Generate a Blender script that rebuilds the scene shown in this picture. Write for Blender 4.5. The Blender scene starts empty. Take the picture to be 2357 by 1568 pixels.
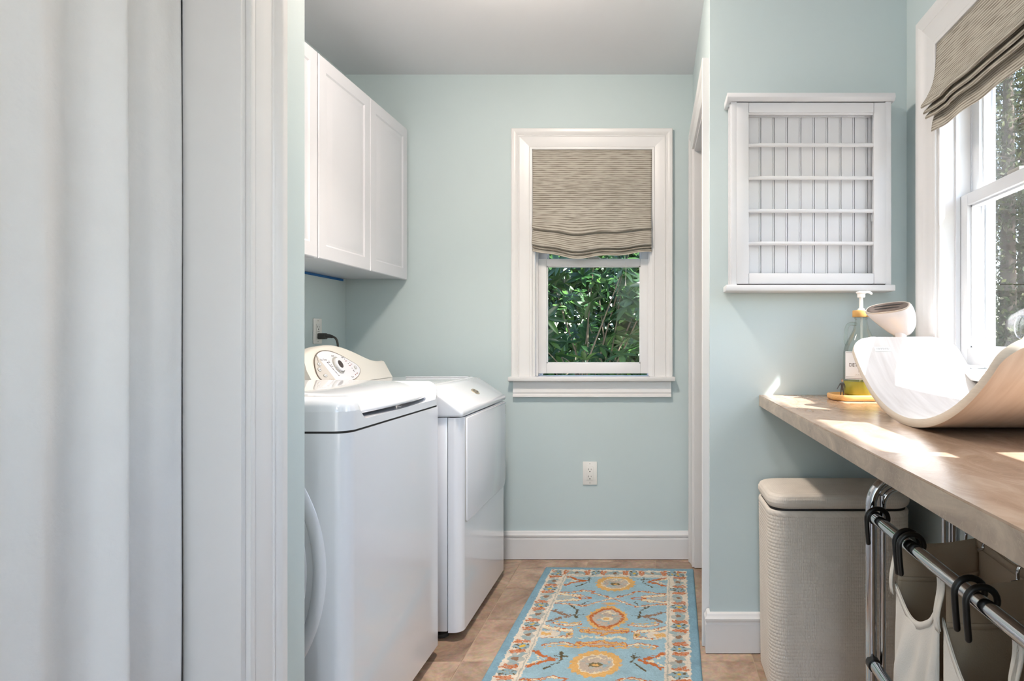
import bpy, bmesh, math, random
import numpy as np
from mathutils import Vector, Matrix, Euler
R = math.radians
random.seed(7)
rng = np.random.default_rng(11)
scene = bpy.context.scene
C = scene.collection

# ------------------------------------------------------------------ camera
cam_d = bpy.data.cameras.new('camera')
cam_d.sensor_width = 36.0
cam_d.lens = 36.0 * 1475.0 / 2357.0
cam_d.shift_x = -(1503.0 - 1178.5) / 2357.0
cam_d.shift_y = 0.0
cam_d.clip_start = 0.02
cam = bpy.data.objects.new('camera', cam_d)
C.objects.link(cam)
cam.location = (0, 0, 1.10)
cam.rotation_euler = (R(90), 0, 0)
scene.camera = cam

# ------------------------------------------------------------------ world, sun, exposure
SUN_DIR = Vector((-0.425, 0.25, -0.597)).normalized()
world = bpy.data.worlds.new('sky')
scene.world = world
world.use_nodes = True
wn = world.node_tree.nodes
wl = world.node_tree.links
wn.clear()
wo = wn.new('ShaderNodeOutputWorld')
wb = wn.new('ShaderNodeBackground')
sky = wn.new('ShaderNodeTexSky')
sky.sky_type = 'NISHITA'
sky.sun_disc = False
sky.sun_elevation = math.asin(-SUN_DIR.z)
sky.sun_rotation = math.atan2(-SUN_DIR.x, -SUN_DIR.y)
sky.air_density = 1.0
sky.dust_density = 1.5
wb.inputs['Strength'].default_value = 1.1
wl.new(sky.outputs[0], wb.inputs['Color'])
wl.new(wb.outputs[0], wo.inputs['Surface'])

sun_d = bpy.data.lights.new('sun', 'SUN')
sun_d.energy = 24.0
sun_d.angle = R(0.55)
sun_d.color = (1.0, 1.0, 1.0)
sun = bpy.data.objects.new('sun', sun_d)
C.objects.link(sun)
sun.rotation_euler = SUN_DIR.to_track_quat('-Z', 'Y').to_euler()
sun.location = (6, -3, 8)

vs = scene.view_settings
vs.view_transform = 'Standard'
vs.look = 'None'
vs.gamma = 1.0
vs.use_curve_mapping = False
vs.exposure = 0.53
CEILING_LAMP_W = 16.0
DOWN_FILL_W = 6.5
HALL_FILL_W = 6.0  # added fill lamp over the hall, out of view
REAR_FILL_W = 17.0  # added fill lamp at the rear, out of view
LAMP_COL = (1.0, 0.87, 0.75)
FILL_COL = (0.93, 0.95, 1.0)  # tint of the two added fill lamps

cy = scene.cycles
cy.use_denoising = True
cy.adaptive_threshold = 0.02
cy.max_bounces = 8
cy.diffuse_bounces = 4
cy.glossy_bounces = 3
cy.transmission_bounces = 6
cy.transparent_max_bounces = 10
cy.sample_clamp_indirect = 12.0
cy.caustics_reflective = False
cy.caustics_refractive = False

# ------------------------------------------------------------------ material helpers
def lin(c):
    c = c / 255.0
    return c / 12.92 if c <= 0.04045 else ((c + 0.055) / 1.055) ** 2.4
def rgb(r, g, b):
    return (lin(r), lin(g), lin(b), 1.0)

MATS = {}
def new_mat(name):
    m = bpy.data.materials.new(name)
    m.use_nodes = True
    nt = m.node_tree
    nt.nodes.clear()
    out = nt.nodes.new('ShaderNodeOutputMaterial')
    MATS[name] = m
    return m, nt, out

def N(nt, t, **kw):
    n = nt.nodes.new(t)
    for k, v in kw.items():
        if k in n.inputs.keys() if hasattr(n.inputs, 'keys') else False:
            n.inputs[k].default_value = v
        else:
            setattr(n, k, v)
    return n

def principled(nt, col, rough=0.5, metal=0.0, spec=0.5):
    b = nt.nodes.new('ShaderNodeBsdfPrincipled')
    b.inputs['Base Color'].default_value = col
    b.inputs['Roughness'].default_value = rough
    b.inputs['Metallic'].default_value = metal
    b.inputs['Specular IOR Level'].default_value = spec
    return b

def mat(name, col, rough=0.5, metal=0.0, spec=0.5, var=0.0, vscale=6.0, bump=0.0, bscale=200.0,
        coat=0.0, stretch=None, sheen=0.0, trans=0.0):
    """plain principled with procedural tone variation (noise) and fine bump"""
    m, nt, out = new_mat(name)
    b = principled(nt, col, rough, metal, spec)
    tc = nt.nodes.new('ShaderNodeTexCoord')
    vec = tc.outputs['Object']
    if stretch:
        mp = nt.nodes.new('ShaderNodeMapping')
        mp.inputs['Scale'].default_value = stretch
        nt.links.new(vec, mp.inputs['Vector'])
        vec = mp.outputs['Vector']
    if var > 0:
        no = nt.nodes.new('ShaderNodeTexNoise')
        no.inputs['Scale'].default_value = vscale
        no.inputs['Detail'].default_value = 4
        nt.links.new(vec, no.inputs['Vector'])
        hsv = nt.nodes.new('ShaderNodeHueSaturation')
        hsv.inputs['Color'].default_value = col
        mr = nt.nodes.new('ShaderNodeMapRange')
        mr.inputs['From Min'].default_value = 0.3
        mr.inputs['From Max'].default_value = 0.7
        mr.inputs['To Min'].default_value = 1 - var
        mr.inputs['To Max'].default_value = 1 + var
        nt.links.new(no.outputs['Fac'], mr.inputs['Value'])
        nt.links.new(mr.outputs[0], hsv.inputs['Value'])
        nt.links.new(hsv.outputs[0], b.inputs['Base Color'])
    if bump > 0:
        nb = nt.nodes.new('ShaderNodeTexNoise')
        nb.inputs['Scale'].default_value = bscale
        nb.inputs['Detail'].default_value = 3
        nt.links.new(vec, nb.inputs['Vector'])
        bp = nt.nodes.new('ShaderNodeBump')
        bp.inputs['Strength'].default_value = bump
        bp.inputs['Distance'].default_value = 0.002
        nt.links.new(nb.outputs['Fac'], bp.inputs['Height'])
        nt.links.new(bp.outputs[0], b.inputs['Normal'])
    if coat > 0:
        b.inputs['Coat Weight'].default_value = coat
        b.inputs['Coat Roughness'].default_value = 0.05
    if sheen > 0:
        b.inputs['Sheen Weight'].default_value = sheen
    if trans > 0:
        tr = nt.nodes.new('ShaderNodeBsdfTranslucent')
        tr.inputs['Color'].default_value = col
        mx = nt.nodes.new('ShaderNodeMixShader')
        mx.inputs[0].default_value = trans
        nt.links.new(b.outputs[0], mx.inputs[1])
        nt.links.new(tr.outputs[0], mx.inputs[2])
        nt.links.new(mx.outputs[0], out.inputs['Surface'])
    else:
        nt.links.new(b.outputs[0], out.inputs['Surface'])
    return m

def emit_mat(name, col, strength):
    m, nt, out = new_mat(name)
    e = nt.nodes.new('ShaderNodeEmission')
    e.inputs['Color'].default_value = col
    e.inputs['Strength'].default_value = strength
    nt.links.new(e.outputs[0], out.inputs['Surface'])
    return m

def glass_mat(name, tint, refl=1.0, rough=0.0):
    """thin glazing: see-through with fresnel reflection"""
    m, nt, out = new_mat(name)
    t = nt.nodes.new('ShaderNodeBsdfTransparent')
    t.inputs['Color'].default_value = tint
    g = nt.nodes.new('ShaderNodeBsdfGlossy')
    g.inputs['Roughness'].default_value = rough
    fr = nt.nodes.new('ShaderNodeLayerWeight')
    fr.inputs['Blend'].default_value = 0.25
    mu = nt.nodes.new('ShaderNodeMath')
    mu.operation = 'MULTIPLY'
    mu.inputs[1].default_value = refl
    nt.links.new(fr.outputs['Fresnel'], mu.inputs[0])
    mx = nt.nodes.new('ShaderNodeMixShader')
    nt.links.new(mu.outputs[0], mx.inputs[0])
    nt.links.new(t.outputs[0], mx.inputs[1])
    nt.links.new(g.outputs[0], mx.inputs[2])
    nt.links.new(mx.outputs[0], out.inputs['Surface'])
    return m

# ------------------------------------------------------------------ mesh helpers
def link(name, me, material, parent=None):
    o = bpy.data.objects.new(name, me)
    C.objects.link(o)
    if material is not None:
        if isinstance(material, (list, tuple)):
            for mm in material:
                me.materials.append(mm)
        else:
            me.materials.append(material)
    if parent is not None:
        o.parent = parent
    return o

def from_bm(name, bm, material, parent=None, smooth=None):
    bmesh.ops.recalc_face_normals(bm, faces=bm.faces[:])
    me = bpy.data.meshes.new(name)
    bm.to_mesh(me)
    bm.free()
    o = link(name, me, material, parent)
    if smooth is not None:
        shade(me, smooth)
    return o

def shade(me, angle):
    me.polygons.foreach_set('use_smooth', [True] * len(me.polygons))
    if angle < 179:
        me.set_sharp_from_angle(angle=R(angle))

def add_box(bm, x0, x1, y0, y1, z0, z1):
    vs_ = [bm.verts.new(p) for p in ((x0, y0, z0), (x1, y0, z0), (x1, y1, z0), (x0, y1, z0),
                                     (x0, y0, z1), (x1, y0, z1), (x1, y1, z1), (x0, y1, z1))]
    for f in ((0, 3, 2, 1), (4, 5, 6, 7), (0, 1, 5, 4), (1, 2, 6, 5), (2, 3, 7, 6), (3, 0, 4, 7)):
        bm.faces.new([vs_[i] for i in f])
    return vs_

def box(name, x0, x1, y0, y1, z0, z1, material, parent=None, bevel=0.0, seg=2):
    bm = bmesh.new()
    add_box(bm, min(x0, x1), max(x0, x1), min(y0, y1), max(y0, y1), min(z0, z1), max(z0, z1))
    if bevel > 0:
        bmesh.ops.bevel(bm, geom=bm.edges[:], offset=bevel, segments=seg, affect='EDGES', profile=0.5)
        return from_bm(name, bm, material, parent, 40)
    return from_bm(name, bm, material, parent)

def boxes(name, lst, material, parent=None):
    bm = bmesh.new()
    for b in lst:
        add_box(bm, *b)
    return from_bm(name, bm, material, parent)

def add_prism(bm, poly, axis, a, b):
    """extrude 2D polygon along axis ('x','y','z')"""
    def P(u, v, w):
        return {'x': (w, u, v), 'y': (u, w, v), 'z': (u, v, w)}[axis]
    A = [bm.verts.new(P(u, v, a)) for u, v in poly]
    B = [bm.verts.new(P(u, v, b)) for u, v in poly]
    n = len(poly)
    for i in range(n):
        bm.faces.new((A[i], A[(i + 1) % n], B[(i + 1) % n], B[i]))
    bm.faces.new(A)
    bm.faces.new(B[::-1])
    return A + B

def prism(name, poly, axis, a, b, material, parent=None, bevel=0.0, seg=2, smooth=None):
    bm = bmesh.new()
    add_prism(bm, poly, axis, a, b)
    if bevel > 0:
        bmesh.ops.recalc_face_normals(bm, faces=bm.faces[:])
        es = [e for e in bm.edges if len(e.link_faces) == 2 and e.calc_face_angle(0) > R(25)]
        bmesh.ops.bevel(bm, geom=es, offset=bevel, segments=seg, affect='EDGES', profile=0.5)
        smooth = smooth or 40
    return from_bm(name, bm, material, parent, smooth)

def rrect(x0, x1, y0, y1, r, seg=6, corners=(1, 1, 1, 1)):
    """rounded rectangle polygon, ccw from (x1,y0) corner"""
    pts = []
    cs = [(x1 - r, y0 + r, -90, (x1, y0)), (x1 - r, y1 - r, 0, (x1, y1)), (x0 + r, y1 - r, 90, (x0, y1)), (x0 + r, y0 + r, 180, (x0, y0))]
    for k, (cx, cy_, a0, sharp) in enumerate(cs):
        if corners[k]:
            for i in range(seg + 1):
                a = R(a0 + 90 * i / seg)
                pts.append((cx + r * math.cos(a), cy_ + r * math.sin(a)))
        else:
            pts.append(sharp)
    return pts

def smooth_path(pts, n=8):
    """Catmull-Rom resample"""
    pts = [Vector(p) for p in pts]
    out = []
    P = [pts[0] * 2 - pts[1]] + pts + [pts[-1] * 2 - pts[-2]]
    for i in range(1, len(P) - 2):
        p0, p1, p2, p3 = P[i - 1], P[i], P[i + 1], P[i + 2]
        for k in range(n):
            t = k / n
            out.append(0.5 * ((2 * p1) + (-p0 + p2) * t + (2 * p0 - 5 * p1 + 4 * p2 - p3) * t * t + (-p0 + 3 * p1 - 3 * p2 + p3) * t ** 3))
    out.append(pts[-1])
    return out

def add_tube(bm, pts, r, seg=10, cap=True, round_ends=False):
    pts = [Vector(p) for p in pts]
    rs = list(r) if isinstance(r, (list, tuple)) else [r] * len(pts)
    if round_ends:
        t0 = (pts[0] - pts[1]).normalized()
        t1 = (pts[-1] - pts[-2]).normalized()
        r0, r1 = rs[0], rs[-1]
        pre = [(pts[0] + t0 * r0 * math.sin(a), r0 * max(math.cos(a), 0.05)) for a in (R(88), R(60), R(30))]
        post = [(pts[-1] + t1 * r1 * math.sin(a), r1 * max(math.cos(a), 0.05)) for a in (R(30), R(60), R(88))]
        pts = [p for p, _ in pre] + pts + [p for p, _ in post]
        rs = [q for _, q in pre] + rs + [q for _, q in post]
    n = len(pts)
    tang = []
    for i in range(n):
        a = pts[max(0, i - 1)]
        b = pts[min(n - 1, i + 1)]
        tang.append((b - a).normalized())
    up = Vector((0, 0, 1))
    if abs(tang[0].dot(up)) > 0.95:
        up = Vector((1, 0, 0))
    nrm = (up - tang[0] * up.dot(tang[0])).normalized()
    rings = []
    for i in range(n):
        nrm = (nrm - tang[i] * nrm.dot(tang[i]))
        if nrm.length < 1e-6:
            nrm = tang[i].orthogonal()
        nrm.normalize()
        bi = tang[i].cross(nrm)
        rings.append([bm.verts.new(pts[i] + (nrm * math.cos(2 * math.pi * k / seg) + bi * math.sin(2 * math.pi * k / seg)) * rs[i]) for k in range(seg)])
    for i in range(n - 1):
        for k in range(seg):
            bm.faces.new((rings[i][k], rings[i][(k + 1) % seg], rings[i + 1][(k + 1) % seg], rings[i + 1][k]))
    if cap:
        bm.faces.new(rings[0][::-1])
        bm.faces.new(rings[-1])

def tube(name, pts, r, material, parent=None, seg=10, round_ends=False):
    bm = bmesh.new()
    add_tube(bm, pts, r, seg, True, round_ends)
    return from_bm(name, bm, material, parent, 50)

def add_lathe(bm, prof, seg=32, origin=(0, 0, 0)):
    ox, oy, oz = origin
    rings = []
    for (r, z) in prof:
        if r < 1e-5:
            rings.append([bm.verts.new((ox, oy, oz + z))])
        else:
            rings.append([bm.verts.new((ox + r * math.cos(2 * math.pi * k / seg), oy + r * math.sin(2 * math.pi * k / seg), oz + z)) for k in range(seg)])
    for a, b in zip(rings[:-1], rings[1:]):
        for k in range(seg):
            k2 = (k + 1) % seg
            if len(a) == 1 and len(b) == 1:
                continue
            if len(a) == 1:
                bm.faces.new((a[0], b[k], b[k2]))
            elif len(b) == 1:
                bm.faces.new((a[k], a[k2], b[0]))
            else:
                bm.faces.new((a[k], a[k2], b[k2], b[k]))

def lathe(name, prof, material, parent=None, seg=32, origin=(0, 0, 0), smooth=50):
    bm = bmesh.new()
    add_lathe(bm, prof, seg, origin)
    return from_bm(name, bm, material, parent, smooth)

def grid_mesh(name, P, UV=None, material=None, parent=None, smooth=180, closed_u=False, cap=False):
    """P: array (nv, nu, 3) -> quad sheet; UV (nv,nu,2) optional"""
    P = np.asarray(P, float)
    nv, nu = P.shape[:2]
    idx = np.arange(nv * nu).reshape(nv, nu)
    if closed_u:
        idx2 = np.concatenate([idx, idx[:, :1]], axis=1)
    else:
        idx2 = idx
    q = np.stack([idx2[:-1, :-1], idx2[:-1, 1:], idx2[1:, 1:], idx2[1:, :-1]], -1).reshape(-1, 4)
    me = bpy.data.meshes.new(name)
    faces = q.tolist()
    if cap and closed_u:
        faces.append(idx[0].tolist()[::-1])
        faces.append(idx[-1].tolist())
    me.from_pydata(P.reshape(-1, 3).tolist(), [], faces)
    if UV is not None:
        uvl = me.uv_layers.new(name='UVMap')
        U = np.asarray(UV, float).reshape(-1, 2)
        li = np.empty(len(me.loops), dtype=np.int32)
        me.loops.foreach_get('vertex_index', li)
        uvl.data.foreach_set('uv', U[li].reshape(-1))
    me.update()
    if smooth:
        shade(me, smooth)
    return link(name, me, material, parent)

def solidify(o, t, offset=0.0):
    md = o.modifiers.new('thickness', 'SOLIDIFY')
    md.thickness = t
    md.offset = offset
    return o

def empty(name, loc=(0, 0, 0)):
    o = bpy.data.objects.new(name, None)
    o.empty_display_size = 0.05
    C.objects.link(o)
    o.location = loc
    return o

def tag(o, label=None, cat=None, group=None, kind=None):
    if label: o['label'] = label
    if cat: o['category'] = cat
    if group: o['group'] = group
    if kind: o['kind'] = kind
    return o

def thing(name, label, cat, group=None):
    return tag(empty(name), label, cat, group)

def structure(name, label=None):
    return tag(empty(name), label, None, None, 'structure')

def text_mesh(name, s, size, mtx, material, parent, depth=0.0004):
    cu = bpy.data.curves.new(name, 'FONT')
    cu.body = s
    cu.size = size
    cu.extrude = depth
    cu.align_x = 'CENTER'
    cu.align_y = 'CENTER'
    tmp = bpy.data.objects.new(name + '_tmp', cu)
    C.objects.link(tmp)
    bpy.context.view_layer.update()
    dg = bpy.context.evaluated_depsgraph_get()
    me = bpy.data.meshes.new_from_object(tmp.evaluated_get(dg))
    bpy.data.objects.remove(tmp)
    bpy.data.curves.remove(cu)
    me.transform(mtx)
    return link(name, me, material, parent)

def frame_mtx(origin, xdir, ydir):
    x = Vector(xdir).normalized()
    y = Vector(ydir).normalized()
    z = x.cross(y).normalized()
    y = z.cross(x).normalized()
    return Matrix(((x.x, y.x, z.x, origin[0]), (x.y, y.y, z.y, origin[1]), (x.z, y.z, z.z, origin[2]), (0, 0, 0, 1)))

def moulding(name, prof, p0, p1, outd, nrm, material, parent=None, m0=0.0, m1=0.0):
    """profile (u,v): u along outd, v along nrm; swept p0->p1 with mitre slopes m0,m1"""
    p0, p1, outd, nrm = Vector(p0), Vector(p1), Vector(outd), Vector(nrm)
    al = (p1 - p0).normalized()
    bm = bmesh.new()
    A = [bm.verts.new(p0 + outd * u + nrm * v - al * u * m0) for u, v in prof]
    B = [bm.verts.new(p1 + outd * u + nrm * v + al * u * m1) for u, v in prof]
    n = len(prof)
    for i in range(n):
        bm.faces.new((A[i], A[(i + 1) % n], B[(i + 1) % n], B[i]))
    bm.faces.new(A)
    bm.faces.new(B[::-1])
    return from_bm(name, bm, material, parent, 22)

def casing_profile(w):
    p = [(0, 0), (0, .011), (.05, .013), (.10, .013), (.13, .0105), (.16, .012), (.40, .014), (.60, .0165), (.64, .019),
         (.68, .0165), (.72, .019), (.80, .0235), (.86, .025), (.97, .025), (1.0, .023), (1.0, 0)]
    return [(u * w, v) for u, v in p]

BASE_PROF = [(0, 0), (0, .016), (.100, .016), (.103, .013), (.108, .0135), (.114, .018), (.121, .019), (.127, .014), (.131, .0125), (.136, .0105), (.139, .006), (.139, 0)]
# ------------------------------------------------------------------ materials
M_WALL = mat('wall_paint', rgb(195, 209, 211), 0.55, spec=0.35, var=0.012, vscale=2.0, bump=0.06, bscale=260)
M_CEIL = mat('ceiling_paint', rgb(230, 231, 234), 0.8, spec=0.2, bump=0.05, bscale=200)
M_TRIM = mat('trim_paint', rgb(224, 223, 223), 0.32, spec=0.5, var=0.008, vscale=9)
M_VINYL = mat('window_vinyl', rgb(218, 221, 225), 0.35, spec=0.5)
M_TRACK = mat('track_grey', rgb(120, 132, 146), 0.4)
M_CAB = mat('cabinet_white', rgb(212, 213, 219), 0.3, spec=0.5, coat=0.15)
M_ENAMEL = mat('appliance_enamel', rgb(224, 227, 233), 0.16, spec=0.5, coat=0.6)
M_PLASTIC = mat('console_plastic', rgb(226, 222, 213), 0.35, spec=0.5)
M_LINER = mat('panel_face', rgb(228, 229, 234), 0.3)
M_DARK = mat('dark_gap', rgb(26, 25, 25), 0.6)
M_BLACK = mat('black_plastic', rgb(16, 16, 17), 0.32, spec=0.5)
M_RUBBER = mat('grey_rubber', rgb(62, 62, 60), 0.6)
M_CHROME = mat('chrome', rgb(205, 206, 210), 0.10, metal=1.0, var=0.03, vscale=30)
M_BRONZE = mat('panel_outline', rgb(112, 100, 88), 0.45)
M_PRINT = mat('print_dark', rgb(70, 62, 62), 0.7)
M_PRINTRED = mat('print_red', rgb(150, 90, 88), 0.7)
M_GREY = mat('light_grey_plastic', rgb(176, 174, 168), 0.4)
M_TAUPE = mat('panel_taupe', rgb(205, 199, 192), 0.4)
M_RACK = mat('rack_white', rgb(218, 219, 222), 0.4, spec=0.45)
M_OUTLET = mat('outlet_white', rgb(232, 230, 226), 0.3)
M_TAPE = mat('blue_tape', rgb(28, 96, 160), 0.6)
M_CURTAIN = mat('curtain_cotton', rgb(236, 236, 236), 0.9, spec=0.1, var=0.015, vscale=14, bump=0.5, bscale=90, trans=0.12)
M_CANVAS = mat('canvas_cotton', rgb(232, 229, 223), 0.9, spec=0.1, var=0.03, vscale=10, bump=0.35, bscale=400, trans=0.15)
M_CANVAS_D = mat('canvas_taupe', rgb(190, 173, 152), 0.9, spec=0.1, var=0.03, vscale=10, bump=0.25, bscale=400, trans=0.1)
M_WICKER = mat('wicker_paint', rgb(214, 206, 196), 0.6, spec=0.3, var=0.03, vscale=25)
M_BAMBOO = mat('bamboo', rgb(206, 160, 100), 0.4, var=0.10, vscale=6, stretch=(3, 40, 40))
M_GLASS = glass_mat('window_glass', (0.985, 0.99, 0.987, 1), 0.22)
M_JUG = glass_mat('jug_glass', (0.94, 0.965, 0.95, 1), 0.5, 0.0)
M_LEAFW = mat('rhododendron_bark', rgb(120, 104, 88), 0.8, var=0.15, vscale=20)
M_BARK = mat('tree_bark', rgb(96, 84, 74), 0.9, var=0.2, vscale=8)
M_GROUND = mat('ground_soil', rgb(156, 148, 134), 0.95, var=0.2, vscale=1.2)  # leaf-litter tone, lightened to bounce more light through the windows
M_ROOF = mat('roof_soffit', rgb(214, 212, 206), 0.7)

def screen_mat():
    m, nt, out = new_mat('insect_screen')
    t = nt.nodes.new('ShaderNodeBsdfTransparent')
    d = nt.nodes.new('ShaderNodeBsdfDiffuse')
    d.inputs['Color'].default_value = rgb(92, 90, 86)
    mx = nt.nodes.new('ShaderNodeMixShader')
    mx.inputs[0].default_value = 0.20
    nt.links.new(t.outputs[0], mx.inputs[1])
    nt.links.new(d.outputs[0], mx.inputs[2])
    nt.links.new(mx.outputs[0], out.inputs['Surface'])
    return m
M_SCREEN = screen_mat()

def tile_mat():
    m, nt, out = new_mat('floor_tile')
    b = principled(nt, (0.3, 0.2, 0.15, 1), 0.38, spec=0.4)
    geo = nt.nodes.new('ShaderNodeNewGeometry')
    oi = nt.nodes.new('ShaderNodeObjectInfo')
    add = nt.nodes.new('ShaderNodeVectorMath'); add.operation = 'ADD'
    comb = nt.nodes.new('ShaderNodeCombineXYZ')
    mul = nt.nodes.new('ShaderNodeMath'); mul.operation = 'MULTIPLY'; mul.inputs[1].default_value = 37.0
    nt.links.new(oi.outputs['Random'], mul.inputs[0])
    nt.links.new(mul.outputs[0], comb.inputs['X']); nt.links.new(mul.outputs[0], comb.inputs['Z'])
    nt.links.new(geo.outputs['Position'], add.inputs[0]); nt.links.new(comb.outputs[0], add.inputs[1])
    n1 = nt.nodes.new('ShaderNodeTexNoise'); n1.inputs['Scale'].default_value = 5.5; n1.inputs['Detail'].default_value = 9; n1.inputs['Roughness'].default_value = 0.68
    n1.inputs['Distortion'].default_value = 0.8
    nt.links.new(add.outputs[0], n1.inputs['Vector'])
    cr = nt.nodes.new('ShaderNodeValToRGB')
    e = cr.color_ramp.elements
    e[0].position = 0.28; e[0].color = rgb(104, 80, 62)
    e[1].position = 0.74; e[1].color = rgb(198, 172, 146)
    a = e.new(0.42); a.color = rgb(146, 116, 92)
    a = e.new(0.56); a.color = rgb(170, 142, 116)
    nt.links.new(n1.outputs['Fac'], cr.inputs[0])
    hsv = nt.nodes.new('ShaderNodeHueSaturation')
    mr = nt.nodes.new('ShaderNodeMapRange')
    mr.inputs['To Min'].default_value = 0.86; mr.inputs['To Max'].default_value = 1.15
    nt.links.new(oi.outputs['Random'], mr.inputs['Value'])
    nt.links.new(mr.outputs[0], hsv.inputs['Value'])
    nt.links.new(cr.outputs[0], hsv.inputs['Color'])
    n2 = nt.nodes.new('ShaderNodeTexNoise'); n2.inputs['Scale'].default_value = 60; n2.inputs['Detail'].default_value = 4
    nt.links.new(add.outputs[0], n2.inputs['Vector'])
    mxc = nt.nodes.new('ShaderNodeMix'); mxc.data_type = 'RGBA'; mxc.blend_type = 'OVERLAY'
    mxc.inputs['Factor'].default_value = 0.35
    nt.links.new(hsv.outputs[0], mxc.inputs['A']); nt.links.new(n2.outputs['Color'], mxc.inputs['B'])
    hs2 = nt.nodes.new('ShaderNodeHueSaturation'); hs2.inputs['Saturation'].default_value = 0.85
    nt.links.new(mxc.outputs['Result'], hs2.inputs['Color'])
    nt.links.new(hs2.outputs[0], b.inputs['Base Color'])
    bp = nt.nodes.new('ShaderNodeBump'); bp.inputs['Strength'].default_value = 0.12; bp.inputs['Distance'].default_value = 0.002
    nt.links.new(n1.outputs['Fac'], bp.inputs['Height'])
    nt.links.new(bp.outputs[0], b.inputs['Normal'])
    nt.links.new(b.outputs[0], out.inputs['Surface'])
    return m
M_TILE = tile_mat()
M_GROUT = mat('tile_joint', rgb(176, 156, 134), 0.8, var=0.06, vscale=20)

def counter_mat(name, c0, c1, c2, rough, vein):
    m, nt, out = new_mat(name)
    b = principled(nt, c1, rough, spec=0.5)
    tc = nt.nodes.new('ShaderNodeNewGeometry')
    mp = nt.nodes.new('ShaderNodeMapping')
    mp.inputs['Scale'].default_value = (9, 3.2, 9)
    mp.inputs['Rotation'].default_value = (0, 0, R(18))
    nt.links.new(tc.outputs['Position'], mp.inputs['Vector'])
    n1 = nt.nodes.new('ShaderNodeTexNoise'); n1.inputs['Scale'].default_value = 1.6; n1.inputs['Detail'].default_value = 9
    n1.inputs['Roughness'].default_value = 0.62; n1.inputs['Distortion'].default_value = 1.3
    nt.links.new(mp.outputs[0], n1.inputs['Vector'])
    cr = nt.nodes.new('ShaderNodeValToRGB')
    e = cr.color_ramp.elements
    e[0].position = 0.32; e[0].color = c0
    e[1].position = 0.70; e[1].color = c2
    a = e.new(0.5); a.color = c1
    nt.links.new(n1.outputs['Fac'], cr.inputs[0])
    n2 = nt.nodes.new('ShaderNodeTexNoise'); n2.inputs['Scale'].default_value = 14; n2.inputs['Detail'].default_value = 8; n2.inputs['Distortion'].default_value = 2.2
    nt.links.new(tc.outputs['Position'], n2.inputs['Vector'])
    cr2 = nt.nodes.new('ShaderNodeValToRGB')
    e = cr2.color_ramp.elements
    e[0].position = 0.485; e[0].color = (0, 0, 0, 1)
    e[1].position = 0.515; e[1].color = (0, 0, 0, 1)
    a = e.new(0.5); a.color = (vein, vein, vein, 1)
    nt.links.new(n2.outputs['Fac'], cr2.inputs[0])
    mx = nt.nodes.new('ShaderNodeMix'); mx.data_type = 'RGBA'
    nt.links.new(cr2.outputs[0], mx.inputs['Factor'])
    nt.links.new(cr.outputs[0], mx.inputs['A'])
    mx.inputs['B'].default_value = c2
    nt.links.new(mx.outputs['Result'], b.inputs['Base Color'])
    nt.links.new(b.outputs[0], out.inputs['Surface'])
    return m
M_CTOP = counter_mat('laminate_top', rgb(158, 132, 112), rgb(174, 149, 128), rgb(194, 172, 152), 0.20, 0.25)
M_CEDGE = counter_mat('laminate_edge', rgb(140, 124, 110), rgb(164, 148, 132), rgb(196, 180, 160), 0.35, 0.4)

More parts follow.
